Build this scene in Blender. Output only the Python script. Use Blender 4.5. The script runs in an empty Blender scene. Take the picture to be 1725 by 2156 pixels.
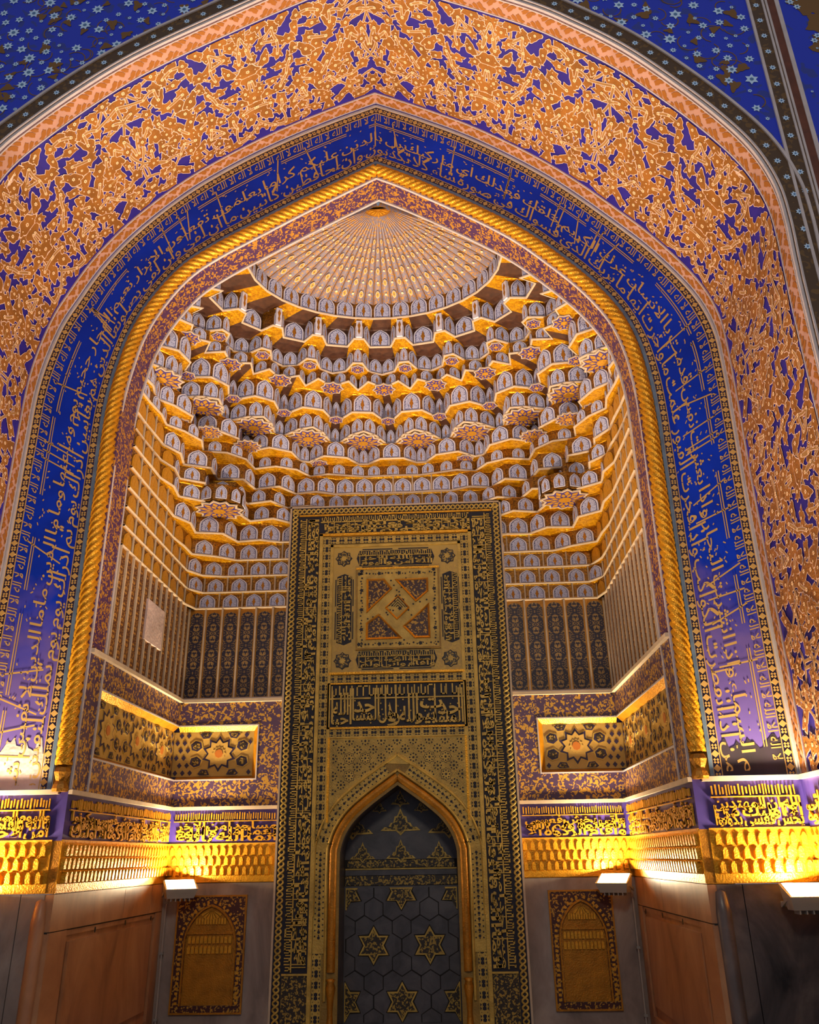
import bpy, math, random, unicodedata
import numpy as np
from mathutils import Vector, Matrix
random.seed(7)
PI = math.pi
SC = bpy.context.scene
COL = SC.collection

# ------------------------------------------------------------------ camera
def cam_axes(yaw, pitch, roll):
    cy, sy, cp, sp = math.cos(yaw), math.sin(yaw), math.cos(pitch), math.sin(pitch)
    f = Vector((sy*cp, cy*cp, sp)); r = Vector((cy, -sy, 0)); u = r.cross(f)
    c, s = math.cos(roll), math.sin(roll)
    return c*r + s*u, -s*r + c*u, f
cam = bpy.data.cameras.new('camera'); cam_ob = bpy.data.objects.new('camera', cam); COL.objects.link(cam_ob)
_r, _u, _f = cam_axes(-0.0414, 0.3996, -0.0167)
_m = Matrix((( _r.x, _u.x, -_f.x, 0.4992), (_r.y, _u.y, -_f.y, -5.7777), (_r.z, _u.z, -_f.z, 1.6536), (0, 0, 0, 1)))
cam_ob.matrix_world = _m
cam.sensor_fit = 'HORIZONTAL'; cam.sensor_width = 36; cam.lens = 36*1719.12/1725; cam.clip_start = .05
SC.camera = cam_ob

# ------------------------------------------------------------------ world, lights, exposure
W = bpy.data.worlds.new('world'); SC.world = W; W.use_nodes = True
bg = W.node_tree.nodes['Background']; bg.inputs[0].default_value = (.72, .80, 1, 1); bg.inputs[1].default_value = .25
SC.view_settings.view_transform = 'Standard'; SC.view_settings.look = 'None'
SC.view_settings.gamma = 1; SC.view_settings.use_curve_mapping = False
SC.view_settings.exposure = 0.0
SC.cycles.max_bounces = 4; SC.cycles.diffuse_bounces = 3; SC.cycles.glossy_bounces = 2; SC.cycles.transmission_bounces = 0
SC.cycles.transparent_max_bounces = 2; SC.cycles.caustics_reflective = False; SC.cycles.caustics_refractive = False
WARM = (1, .77, .46)
P_NICHE, S_NICHE, P_PIER, S_PIER = 46, 260, 48, 400
def light(name, kind, loc, aim, power, color=WARM, **kw):
    l = bpy.data.lights.new(name, kind); l.energy = power; l.color = color
    for k, v in kw.items(): setattr(l, k, v)
    o = bpy.data.objects.new(name, l); COL.objects.link(o); o.location = loc
    o.rotation_euler = (Vector(aim)-Vector(loc)).to_track_quat('-Z', 'Y').to_euler()
    o['kind'] = 'helper'
    return o
# added fill light in the hall, high behind the viewer, no lamp built
light('hall_fill_light', 'POINT', (0.6, -7.2, 6.0), (0, 0, 3), 470, (1, .87, .68), shadow_soft_size=.5)
# unseen spots added low in the outer recess to brighten the vault, beams crossing
for sx in (-1, 1):
    light('recess_fill_spot', 'SPOT', (sx*1.7, -1.25, .25), (-sx*1.25, -1.0, 6.9), 1500, (1, .74, .54), spot_size=1.3, spot_blend=.7, shadow_soft_size=.12)

# ------------------------------------------------------------------ helpers
def lin(h):
    h = h.lstrip('#'); out = []
    for i in (0, 2, 4):
        c = int(h[i:i+2], 16)/255
        out.append(c/12.92 if c <= .04045 else ((c+.055)/1.055)**2.4)
    return tuple(out)+(1,)
MATS = {}
def mat(name, color, rough=.6, metal=0., bump=0., bscale=60, vary=0., vscale=8, spec=.5):
    m = bpy.data.materials.new(name); m.use_nodes = True; nt = m.node_tree; p = nt.nodes['Principled BSDF']
    col = lin(color) if isinstance(color, str) else tuple(color)
    p.inputs['Base Color'].default_value = col; p.inputs['Roughness'].default_value = rough
    p.inputs['Metallic'].default_value = metal; p.inputs['Specular IOR Level'].default_value = spec
    if vary or bump:
        tc = nt.nodes.new('ShaderNodeTexCoord')
    if vary:
        n = nt.nodes.new('ShaderNodeTexNoise'); n.inputs['Scale'].default_value = vscale; n.inputs['Detail'].default_value = 2
        nt.links.new(tc.outputs['Object'], n.inputs['Vector'])
        r = nt.nodes.new('ShaderNodeValToRGB'); r.color_ramp.elements[0].position = .3; r.color_ramp.elements[1].position = .7
        r.color_ramp.elements[0].color = tuple(c*(1-vary) for c in col[:3])+(1,)
        r.color_ramp.elements[1].color = tuple(min(1, c*(1+vary*.7)) for c in col[:3])+(1,)
        nt.links.new(n.outputs['Fac'], r.inputs['Fac']); nt.links.new(r.outputs['Color'], p.inputs['Base Color'])
    if bump:
        n = nt.nodes.new('ShaderNodeTexNoise'); n.inputs['Scale'].default_value = bscale; n.inputs['Detail'].default_value = 1
        nt.links.new(tc.outputs['Object'], n.inputs['Vector'])
        b = nt.nodes.new('ShaderNodeBump'); b.inputs['Strength'].default_value = bump; b.inputs['Distance'].default_value = .01
        nt.links.new(n.outputs['Fac'], b.inputs['Height']); nt.links.new(b.outputs['Normal'], p.inputs['Normal'])
    MATS[name] = m
    return m
def mat_floral(name, ground, gold, scale=22, cover=.5, rough=.5, metal=.2, third=None, warp=.35, sym=False):
    """gold leaf sprigs painted on a coloured ground: warped cells cut by a threshold"""
    m = bpy.data.materials.new(name); m.use_nodes = True; nt = m.node_tree; p = nt.nodes['Principled BSDF']
    N = nt.nodes.new; L = nt.links.new
    tc = N('ShaderNodeTexCoord'); src = tc.outputs['Object']
    if sym:
        src = tc.outputs['UV']
        sep = N('ShaderNodeSeparateXYZ'); L(src, sep.inputs[0]); ab = N('ShaderNodeMath'); ab.operation = 'ABSOLUTE'; L(sep.outputs[0], ab.inputs[0])
        pp = N('ShaderNodeMath'); pp.operation = 'PINGPONG'; pp.inputs[1].default_value = sym; L(sep.outputs[1], pp.inputs[0])
        cb = N('ShaderNodeCombineXYZ'); L(ab.outputs[0], cb.inputs[0]); L(pp.outputs[0], cb.inputs[1]); src = cb.outputs[0]
    nz = N('ShaderNodeTexNoise'); nz.inputs['Scale'].default_value = scale*.8; nz.inputs['Detail'].default_value = 1; L(src, nz.inputs['Vector'])
    sub = N('ShaderNodeVectorMath'); sub.operation = 'SUBTRACT'; L(nz.outputs['Color'], sub.inputs[0]); sub.inputs[1].default_value = (.5, .5, .5)
    sc = N('ShaderNodeVectorMath'); sc.operation = 'SCALE'; L(sub.outputs[0], sc.inputs[0]); sc.inputs['Scale'].default_value = warp*2.4/scale*2
    ad = N('ShaderNodeVectorMath'); ad.operation = 'ADD'; L(src, ad.inputs[0]); L(sc.outputs[0], ad.inputs[1])
    vo = N('ShaderNodeTexVoronoi'); vo.inputs['Scale'].default_value = scale; L(ad.outputs[0], vo.inputs['Vector'])
    ve = N('ShaderNodeTexNoise'); ve.inputs['Scale'].default_value = scale*1.7; ve.inputs['Detail'].default_value = 0; L(ad.outputs[0], ve.inputs['Vector'])
    mx = N('ShaderNodeMath'); mx.operation = 'MULTIPLY_ADD'; L(ve.outputs['Fac'], mx.inputs[0]); mx.inputs[1].default_value = 1.1; L(vo.outputs['Distance'], mx.inputs[2])
    ramp = N('ShaderNodeValToRGB'); ramp.color_ramp.interpolation = 'LINEAR'
    e = ramp.color_ramp.elements; t = .45+.9*cover
    e[0].position = t-.02; e[0].color = lin(gold); e[1].position = t+.02; e[1].color = lin(ground)
    if third:
        k = ramp.color_ramp.elements.new(t-.33); k.color = lin(third); k2 = ramp.color_ramp.elements.new(t-.30); k2.color = lin(gold)
    L(mx.outputs[0], ramp.inputs['Fac']); L(ramp.outputs['Color'], p.inputs['Base Color'])
    lt = N('ShaderNodeMath'); lt.operation = 'LESS_THAN'; lt.inputs[1].default_value = t; L(mx.outputs[0], lt.inputs[0])
    ml = N('ShaderNodeMath'); ml.operation = 'MULTIPLY'; ml.inputs[1].default_value = metal; L(lt.outputs[0], ml.inputs[0]); L(ml.outputs[0], p.inputs['Metallic'])
    bp = N('ShaderNodeBump'); bp.inputs['Strength'].default_value = .35; bp.inputs['Distance'].default_value = .004; L(lt.outputs[0], bp.inputs['Height']); L(bp.outputs['Normal'], p.inputs['Normal'])
    p.inputs['Roughness'].default_value = rough
    MATS[name] = m
    return m
def mat_mosaic(name, c1, c2, scale=70, rough=.4, metal=.55):
    """glittering gold mosaic ground"""
    m = bpy.data.materials.new(name); m.use_nodes = True; nt = m.node_tree; p = nt.nodes['Principled BSDF']; N = nt.nodes.new; L = nt.links.new
    tc = N('ShaderNodeTexCoord'); vo = N('ShaderNodeTexVoronoi'); vo.inputs['Scale'].default_value = scale; L(tc.outputs['Object'], vo.inputs['Vector'])
    rp = N('ShaderNodeValToRGB'); rp.color_ramp.elements[0].color = lin(c1); rp.color_ramp.elements[1].color = lin(c2)
    sp = N('ShaderNodeSeparateColor'); L(vo.outputs['Color'], sp.inputs[0]); L(sp.outputs[0], rp.inputs['Fac']); L(rp.outputs['Color'], p.inputs['Base Color'])
    b = N('ShaderNodeBump'); b.inputs['Strength'].default_value = .5; b.inputs['Distance'].default_value = .004; L(vo.outputs['Distance'], b.inputs['Height']); L(b.outputs['Normal'], p.inputs['Normal'])
    p.inputs['Roughness'].default_value = rough; p.inputs['Metallic'].default_value = metal
    MATS[name] = m
    return m
def mat_stone(name, c1, c2, c3, scale=2.2, rough=.45, streak=1.0):
    m = bpy.data.materials.new(name); m.use_nodes = True; nt = m.node_tree; p = nt.nodes['Principled BSDF']; N = nt.nodes.new; L = nt.links.new
    tc = N('ShaderNodeTexCoord'); mp = N('ShaderNodeMapping'); mp.inputs['Scale'].default_value = (1, 1, 1/streak); L(tc.outputs['Object'], mp.inputs[0])
    n = N('ShaderNodeTexNoise'); n.inputs['Scale'].default_value = scale; n.inputs['Detail'].default_value = 5; n.inputs['Roughness'].default_value = .62; n.inputs['Distortion'].default_value = .7
    L(mp.outputs[0], n.inputs['Vector'])
    r = N('ShaderNodeValToRGB'); r.color_ramp.elements[0].position = .32; r.color_ramp.elements[0].color = lin(c1); r.color_ramp.elements[1].position = .7; r.color_ramp.elements[1].color = lin(c3)
    k = r.color_ramp.elements.new(.5); k.color = lin(c2)
    L(n.outputs['Fac'], r.inputs['Fac']); L(r.outputs['Color'], p.inputs['Base Color'])
    b = N('ShaderNodeBump'); b.inputs['Strength'].default_value = .25; b.inputs['Distance'].default_value = .006; L(n.outputs['Fac'], b.inputs['Height']); L(b.outputs['Normal'], p.inputs['Normal'])
    p.inputs['Roughness'].default_value = rough
    MATS[name] = m
    return m

WL = {}
def wl(o): return WL.get(o.name, Vector((0, 0, 0))) if o else Vector((0, 0, 0))
class MB:
    def __init__(s): s.v = []; s.f = []; s.m = []; s.uv = {}
    def add(s, vs, fs, mi=0, uv=None):
        o = len(s.v); s.v.extend([tuple(map(float, p)) for p in vs]); s.f.extend([tuple(i+o for i in f) for f in fs]); s.m.extend([mi]*len(fs))
        if uv is not None:
            for i, q in enumerate(uv): s.uv[o+i] = q
        return o
    def quad(s, a, b, c, d, mi=0, uv=None): s.add((a, b, c, d), ((0, 1, 2, 3),), mi, uv)
    def poly(s, pts, mi=0): s.add(pts, (tuple(range(len(pts))),), mi)
    def box(s, lo, hi, mi=0):
        (x0, y0, z0), (x1, y1, z1) = lo, hi
        s.add(((x0, y0, z0), (x1, y0, z0), (x1, y1, z0), (x0, y1, z0), (x0, y0, z1), (x1, y0, z1), (x1, y1, z1), (x0, y1, z1)),
              ((0, 1, 2, 3), (7, 6, 5, 4), (0, 4, 5, 1), (1, 5, 6, 2), (2, 6, 7, 3), (3, 7, 4, 0)), mi)
    def prism(s, pts, off, mi=0, side=None, bottom=True):
        n = len(pts); off = Vector(off); q = [Vector(p)+off for p in pts]
        fs = [tuple(range(n, 2*n))]
        if bottom: fs.append(tuple(reversed(range(n))))
        s.add(list(map(tuple, pts))+list(map(tuple, q)), fs, mi)
        o = len(s.v)-2*n
        for i in range(n):
            j = (i+1) % n; s.f.append((o+i, o+j, o+n+j, o+n+i)); s.m.append(mi if side is None else side)
    def grid(s, rows, mi=0, close=False):
        """rows: list of equal-length point lists joined by quads"""
        n = len(rows[0]); o = len(s.v)
        for r in rows: s.v.extend([tuple(map(float, p)) for p in r])
        for i in range(len(rows)-1):
            for j in range(n if close else n-1):
                k = (j+1) % n
                s.f.append((o+i*n+j, o+i*n+k, o+(i+1)*n+k, o+(i+1)*n+j)); s.m.append(mi)
    def build(s, name, mats, parent=None, origin=None, smooth=False, kind=None, label=None):
        org = Vector(origin) if origin is not None else wl(parent)
        me = bpy.data.meshes.new(name)
        V = np.array(s.v, dtype=float).reshape(-1, 3)-np.array(org)
        me.from_pydata(V.tolist(), [], s.f)
        ml = mats if isinstance(mats, (list, tuple)) else [mats]
        for x in ml: me.materials.append(MATS[x] if isinstance(x, str) else x)
        if len(ml) > 1: me.polygons.foreach_set('material_index', s.m)
        if smooth: me.polygons.foreach_set('use_smooth', [True]*len(me.polygons))
        if s.uv:
            ul = me.uv_layers.new(name='UVMap'); vi = np.zeros(len(me.loops), dtype=np.int32); me.loops.foreach_get('vertex_index', vi)
            arr = np.zeros((len(s.v), 2))
            for i, q in s.uv.items(): arr[i] = q
            ul.data.foreach_set('uv', arr[vi].ravel())
        me.update()
        return place(name, me, parent, org, kind, label)
def place(name, me, parent, org, kind=None, label=None, rot=None, scale=None):
    o = bpy.data.objects.new(name, me); COL.objects.link(o); WL[o.name] = Vector(org)
    if parent: o.parent = parent
    o.location = Vector(org)-wl(parent)
    if rot is not None: o.rotation_mode = 'QUATERNION'; o.rotation_quaternion = rot
    if scale is not None: o.scale = scale
    if kind: o['kind'] = kind
    if label: o['label'] = label
    return o
def thing(name, label, cat, loc, group=None):
    o = bpy.data.objects.new(name, None); COL.objects.link(o); o.location = loc; WL[o.name] = Vector(loc); o.empty_display_size = .1
    o['label'] = label; o['category'] = cat
    if group: o['group'] = group
    return o
def struct(name, label, loc=(0, 0, 0)):
    o = bpy.data.objects.new(name, None); COL.objects.link(o); o.location = loc; WL[o.name] = Vector(loc)
    o['kind'] = 'structure'; o['label'] = label
    return o

# ------------------------------------------------------------------ arch curves (x, z)
def catmull(pts, m=14):
    P = [np.array(p, float) for p in pts]; P = [2*P[0]-P[1]]+P+[2*P[-1]-P[-2]]; out = []
    for i in range(1, len(P)-2):
        p0, p1, p2, p3 = P[i-1:i+3]
        for k in range(m):
            t = k/m
            out.append(.5*((2*p1)+(-p0+p2)*t+(2*p0-5*p1+4*p2-p3)*t*t+(-p0+3*p1-3*p2+p3)*t**3))
    out.append(P[-2]); return np.array(out)
class Arch:
    def __init__(s, left, right, off=0.):
        s.h = []
        for pts in (left, right):
            c = catmull(pts)
            if off:
                d = np.gradient(c, axis=0); n = np.stack([-d[:, 1], d[:, 0]], 1); n /= np.linalg.norm(n, axis=1)[:, None]
                sg = 1 if pts[0][0] < 0 else -1
                c = c+n*sg*off
                # cut at the axis x = 0
                k = [i for i in range(len(c)) if c[i, 0]*(-1 if pts[0][0] < 0 else 1) > 1e-4]; last = k[-1]
                if last+1 < len(c):
                    a, b = c[last], c[last+1]; f = a[0]/(a[0]-b[0]); c = np.vstack([c[:last+1], a+(b-a)*f])
                else:
                    a, b = c[-2], c[-1]; f = a[0]/(a[0]-b[0]); c = np.vstack([c[:-1], a+(b-a)*f])
            L = np.concatenate([[0], np.cumsum(np.linalg.norm(np.diff(c, axis=0), axis=1))])
            s.h.append((L/L[-1], c, L[-1]))
        s.len = s.h[0][2]+s.h[1][2]
    def half(s, side, f):
        u, c, L = s.h[side]; f = np.clip(f, 0, 1)
        return np.stack([np.interp(f, u, c[:, 0]), np.interp(f, u, c[:, 1])], -1)
    def p(s, t):
        t = np.atleast_1d(np.asarray(t, float))
        a = s.half(0, np.minimum(t, .5)*2); b = s.half(1, np.minimum(1-t, .5)*2)
        return np.where((t <= .5)[:, None], a, b)
    def nrm(s, t):                       # outward in-plane normal
        t = np.atleast_1d(np.asarray(t, float)); e = 1e-3
        lo = np.where(t <= .5, np.clip(t-e, 0, .5), np.clip(t-e, .5, 1)); hi = np.where(t <= .5, np.clip(t+e, 0, .5), np.clip(t+e, .5, 1))
        d = s.p(hi)-s.p(np.where((t > .5) & (lo <= .5), .5, lo)); n = np.stack([-d[:, 1], d[:, 0]], 1)
        return n/np.maximum(np.linalg.norm(n, axis=1), 1e-9)[:, None]
    def halfwidth(s, side, z):
        u, c, L = s.h[side]; return float(np.interp(z, c[:, 1], np.abs(c[:, 0])))
RL = [(-2.17, 2.12), (-2.17, 3.3), (-2.178, 4.4), (-2.18, 5.1), (-2.13, 5.54), (-2.057, 5.867), (-1.916, 6.185), (-1.705, 6.49), (-1.44, 6.71), (-1.059, 6.95), (-.632, 7.211), (0, 7.575)]
RR = [(2.17, 2.12), (2.17, 3.3), (2.175, 4.4), (2.178, 4.83), (2.165, 5.165), (2.122, 5.515), (2.024, 5.829), (1.826, 6.149), (1.54, 6.477), (1.249, 6.762), (.835, 7.067), (.3, 7.41), (0, 7.575)]
BL = [(-2.86, 2.12), (-2.865, 4.0), (-2.87, 4.8), (-2.86, 5.4), (-2.765, 5.907), (-2.64, 6.22), (-2.441, 6.625), (-2.159, 7.015), (-1.754, 7.423), (-1.327, 7.742), (-.889, 8.003), (-.436, 8.225), (0, 8.412)]
BR = [(2.82, 2.12), (2.825, 4.0), (2.84, 4.8), (2.845, 5.3), (2.825, 5.68), (2.711, 6.028), (2.464, 6.42), (2.192, 6.756), (1.614, 7.36), (.982, 7.86), (.45, 8.18), (0, 8.412)]
OL = [(-2.86, 2.12), (-2.865, 4.0), (-2.87, 5.2), (-2.84, 5.75), (-2.75, 6.2), (-2.62, 6.487), (-2.40, 6.745), (-2.165, 6.985), (-1.889, 7.232), (-1.602, 7.442), (-1.197, 7.69), (-.6, 8.04), (0, 8.36)]
OR = [(2.82, 2.12), (2.825, 4.64), (2.83, 5.1), (2.84, 5.486), (2.82, 5.793), (2.722, 6.119), (2.533, 6.445), (2.252, 6.821), (1.953, 7.164), (1.631, 7.445), (1.292, 7.69), (.6, 8.06), (0, 8.36)]
ROPE = Arch(RL, RR); BAND = Arch(BL, BR); OUT = Arch(OL, OR)
INN = Arch(RL, RR, off=-.055)
D0 = 1.47; YI = .32; XB = 2.11; YB = 2.23

# ------------------------------------------------------------------ materials
mat('gold', '#d9981f', .38, .55, bump=.35, bscale=90, vary=.18, vscale=14)
mat('gold_deep', '#b0751a', .45, .45, bump=.3, bscale=80, vary=.25, vscale=10)
mat('gold_letter', '#c89e58', .55, .05)
mat('gold_relief', '#d69a28', .42, .45, bump=.3, bscale=50, vary=.15)
mat('olive_gold', '#c2a04a', .5, .25, bump=.3, bscale=70, vary=.25, vscale=9)
mat('olive_gold_dark', '#977632', .55, .2, bump=.3, bscale=70, vary=.25, vscale=9)
mat('cream', '#c4ae94', .6, 0, vary=.1, vscale=12)
mat('pale_moulding', '#b9aeb0', .6, 0, vary=.12, vscale=9)
mat('slate_moulding', '#5f7590', .5, 0, vary=.25, vscale=9)
mat('deep_blue', '#0432bc', .5, 0, vary=.25, vscale=2.2, bump=.1, bscale=12, spec=.15)
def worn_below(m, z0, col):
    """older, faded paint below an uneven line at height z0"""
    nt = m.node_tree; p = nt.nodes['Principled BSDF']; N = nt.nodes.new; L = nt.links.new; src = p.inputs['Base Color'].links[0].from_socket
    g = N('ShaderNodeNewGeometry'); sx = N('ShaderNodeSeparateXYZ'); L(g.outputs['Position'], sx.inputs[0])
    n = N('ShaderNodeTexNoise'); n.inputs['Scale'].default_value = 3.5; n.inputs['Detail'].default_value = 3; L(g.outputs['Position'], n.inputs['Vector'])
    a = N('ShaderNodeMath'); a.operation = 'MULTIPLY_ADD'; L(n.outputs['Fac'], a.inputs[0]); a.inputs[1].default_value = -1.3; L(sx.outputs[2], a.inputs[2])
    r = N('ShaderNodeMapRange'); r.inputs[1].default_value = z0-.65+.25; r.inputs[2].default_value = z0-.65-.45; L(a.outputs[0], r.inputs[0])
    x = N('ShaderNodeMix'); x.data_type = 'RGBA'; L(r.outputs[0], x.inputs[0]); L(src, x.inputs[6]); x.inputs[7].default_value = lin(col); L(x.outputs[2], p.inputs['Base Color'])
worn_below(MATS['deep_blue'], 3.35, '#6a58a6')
mat('navy', '#161546', .5, 0, vary=.2)
mat('black_blue', '#0e0c22', .6)
mat('violet', '#3c2c7c', .5, 0, vary=.2, vscale=5)
mat('violet_dark', '#2c2148', .5, 0, vary=.2)
mat('vault_blue', '#2a1f84', .5, 0, vary=.2, vscale=4)
mat('kundal', '#9a6224', .5, .15, bump=.25, bscale=70, vary=.28, vscale=6)
mat('kundal_vine', '#a87c46', .52, .12, vary=.2, vscale=7)
mat('kundal_line', '#eec8b4', .6)
mat('flower_pale', '#f0cfa6', .6)
mat('flower_eye', '#b0641c', .6)
mat('rose_border', '#b98a78', .6, 0, vary=.12, vscale=5)
mat('rose_leaf', '#9e6020', .55, .1)
mat('soot', '#2a2030', .8, 0, vary=.4, vscale=7)
mat('plaster', '#c9b3b0', .75, 0, vary=.2, vscale=4, bump=.4, bscale=25)
mat('panel_rim', '#dcd9e8', .55); mat('panel_line', '#3a3f74', .55)
mat_floral('panel_field', '#c4c9e8', '#2a367c', scale=11, cover=.42, metal=0, warp=.5)
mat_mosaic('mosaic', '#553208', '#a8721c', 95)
mat_mosaic('mosaic_lit', '#c88408', '#fcba14', 60, rough=.35, metal=.6)  # cove copy of the mosaic, light from below put into its gold
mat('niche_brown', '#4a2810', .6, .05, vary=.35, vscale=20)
mat_floral('conch_field', '#7c7280', '#b8802c', scale=46, cover=.5, metal=.3)
mat_floral('small_floral', '#46264e', '#b8802a', scale=27, cover=.60, metal=.25, warp=.55)
mat_floral('frame_floral', '#463052', '#c39438', scale=25, cover=.60, metal=.25, warp=.55)
mat_floral('stripe_panel', '#181430', '#9c7c48', scale=7.5, cover=.5, metal=.15, sym=.8, warp=.5)
mat_floral('stripe_panel_gold', '#54301a', '#b88438', scale=8, cover=.5, metal=.25, sym=.8, warp=.5)
mat_floral('side_tile', '#8a6438', '#d0a66a', scale=7, cover=.5, metal=.2)  # gold of grazing light mixed into the tile colours
mat_floral('red_gold', '#3c1414', '#b88a34', scale=34, cover=.52, metal=.3)
mat_floral('girih_lattice', '#4e3614', '#c0a254', scale=62, cover=.6, metal=.25)
mat_floral('spandrel_blue', '#1a30b8', '#283690', scale=9, cover=.4, metal=0)
mat_floral('border_brown', '#4a341c', '#62461f', scale=20, cover=.5, metal=0)
mat_floral('olive_floral', '#2a2016', '#a8893c', scale=40, cover=.58, metal=.25)
mat('flower_blue', '#b4d0f0', .6)
mat_floral('olive_floral2', '#5e4a2c', '#c09a4c', scale=34, cover=.72, metal=.15)
mat_floral('olive_field', '#54401c', '#c2a04a', scale=34, cover=.66, metal=.2)
mat('flower_blue_dark', '#4a6f9c', .6)
mat('scroll_brown', '#6e4c1c', .6)
mat('red_band', '#5e2f1a', .6, 0, vary=.25, vscale=12)
mat_stone('marble_tan', '#8a5c40', '#a8744e', '#bc885e', 3.0, .42, 2.2)
mat_stone('marble_grey', '#6b5d58', '#8a7b74', '#a3958c', 2.6, .45, 2.0)
mat_stone('marble_dark', '#1c1a1c', '#4a4040', '#6d5f5a', 2.4, .35, 1.5)
mat_stone('onyx_grey', '#3c3a3e', '#4d4a4e', '#5e5a5c', 5, .4)
mat('joint_dark', '#191614', .8)
mat('lamp_white', '#a09a92', .45); mat('lamp_grey', '#8d8a86', .45)
def mat_emit(name, col, s):
    m = mat(name, col); p = m.node_tree.nodes['Principled BSDF']; p.inputs['Emission Color'].default_value = lin(col); p.inputs['Emission Strength'].default_value = s
mat_emit('lamp_glass', '#ffecc4', 30)
mat('cable', '#9c9189', .5)

# ------------------------------------------------------------------ floor
b = MB(); b.box((-9, -14, -.2), (9, 3.5, 0)); fl = b.build('floor', 'marble_grey'); fl['kind'] = 'structure'; fl['label'] = 'grey marble floor of the prayer hall'

# ------------------------------------------------------------------ outer vault soffit with relief arabesque
def soffit(side, s, v, h=0.):
    """side 0 left / 1 right; s metres from the apex along the arch; v metres towards the hall; h height off the surface"""
    s = np.asarray(s, float); v = np.asarray(v, float)
    L = BAND.h[side][2]; f = np.clip(1-s/L, 0, 1); e = 2e-3
    k = (v/D0)[..., None]
    def P(ff): return BAND.half(side, ff)*(1-k)+OUT.half(side, ff)*k
    p = P(f); d = P(np.clip(f+e, 0, 1))-P(np.clip(f-e, 0, 1)); d /= np.linalg.norm(d, axis=-1)[..., None]
    n = np.stack([d[..., 1], -d[..., 0]], -1)*(1 if side == 0 else -1)    # towards the inside of the arch
    q = p+n*np.asarray(h)[..., None]
    return np.stack([q[..., 0], -v, q[..., 1]], -1)
HL = [BAND.h[0][2], BAND.h[1][2]]
vault = thing('painted_vault', 'deep pointed arch vault painted with gold arabesque on violet blue', 'vault', (0, -.7, 2.12))
b = MB()
for side in (0, 1):
    ss = np.linspace(0, HL[side], 120)
    rows = [soffit(side, ss, np.full_like(ss, v)) for v in np.linspace(0, D0, 6)]
    b.grid(rows)
b.build('vault_shell', 'vault_blue', vault, smooth=False)
# borders along both edges of the soffit
for nm, v0, v1, mt, h in (('inner_border', .03, .155, 'rose_border', .004), ('outer_border', 1.29, 1.44, 'rose_border', .004)):
    b = MB()
    for side in (0, 1):
        ss = np.linspace(0, HL[side], 120)
        b.grid([soffit(side, ss, np.full_like(ss, v), np.full_like(ss, hh)) for v, hh in ((v0, 0), (v0, h), (v1, h), (v1, 0))])
    ob = b.build(nm, mt, vault)
    b = MB()                              # leaf scroll on the border
    vm = (v0+v1)/2; wv = (v1-v0)*.34
    for side in (0, 1):
        n = int(HL[side]/.085)
        for i in range(n):
            s0 = (i+.5)*.085; flip = 1 if i % 2 else -1
            for (ds, dv, rs, rv, ang) in ((0, .32*flip, .040, .020, .8*flip), (.042, -.45*flip, .034, .016, -.6*flip), (.03, .55*flip, .018, .012, .2), (.0, -.62*flip, .018, .012, 0)):
                a = np.linspace(0, 2*PI, 9)[:-1]; x = rs*np.cos(a)*(1+.25*np.cos(3*a)); y = rv*np.sin(a)
                q = soffit(side, s0+ds+x*math.cos(ang)-y*math.sin(ang), vm+dv*wv*1.6+x*math.sin(ang)+y*math.cos(ang), np.full(8, h+.003))
                b.poly(q)
    b.build('border_leaves', 'rose_leaf', vault, kind='stuff')
    b = MB()
    for side in (0, 1):
        ss = np.linspace(0, HL[side], 120)
        for v in (v0+.004, v1-.012):
            b.grid([soffit(side, ss, np.full_like(ss, vv), np.full_like(ss, hh)) for vv, hh in ((v, h), (v, h+.006), (v+.009, h+.006), (v+.009, h))])
    b.build('border_line', 'pale_moulding', vault)
# pale arris mouldings at both ends of the soffit
for nm, v in (('front_arris', D0), ('back_arris', 0.)):
    b = MB()
    for side in (0, 1):
        ss = np.linspace(0, HL[side], 120); hh = [(0, -.004), (.016, -.004), (.016, .016), (0, .016)]
        sg = -1 if v == D0 else 1
        b.grid([soffit(side, ss, np.full_like(ss, np.clip(v+sg*dv, -.01, D0+.01)), np.full_like(ss, h)) for h, dv in hh])
    b.build(nm, 'pale_moulding', vault, smooth=False)
# the arabesque: one mirrored unit repeated along the arch
UL = 1.16
rng = random.Random(11)
V0, V1 = .175, 1.275
sites = []
for tries in range(9000):
    p = (rng.uniform(-.02, UL+.02), rng.uniform(V0+.02, V1-.02))
    if all((p[0]-q[0])**2+(p[1]-q[1])**2 > .098**2 for q in sites): sites.append(p)
items = []                                # (kind, outline points (s, v), level)
def blob(c, R, el, ang, k, ph, amp):
    a = np.linspace(0, 2*PI, 25)[:-1]; r = R*(1+amp*np.cos(k*a+ph)+.10*np.cos(2*k*a+ph*1.7))
    x = r*np.cos(a)*el; y = r*np.sin(a)/el**.6
    return np.stack([c[0]+x*math.cos(ang)-y*math.sin(ang), c[1]+x*math.sin(ang)+y*math.cos(ang)], 1)
vines = []
for i, p in enumerate(sites):
    near = sorted(range(len(sites)), key=lambda j: (sites[j][0]-p[0])**2+(sites[j][1]-p[1])**2)[1:6]
    for j in rng.sample(near, 2):
        if i < j or rng.random() < .35:
            q = sites[j]; bow = rng.uniform(-.05, .05); dx, dy = q[0]-p[0], q[1]-p[1]; t = np.linspace(0, 1, 7)
            wv = np.sin(t*PI)*bow
            vines.append(np.stack([p[0]+dx*t-dy*wv*6*.3, p[1]+dy*t+dx*wv*6*.3], 1))
flowers = []
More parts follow.
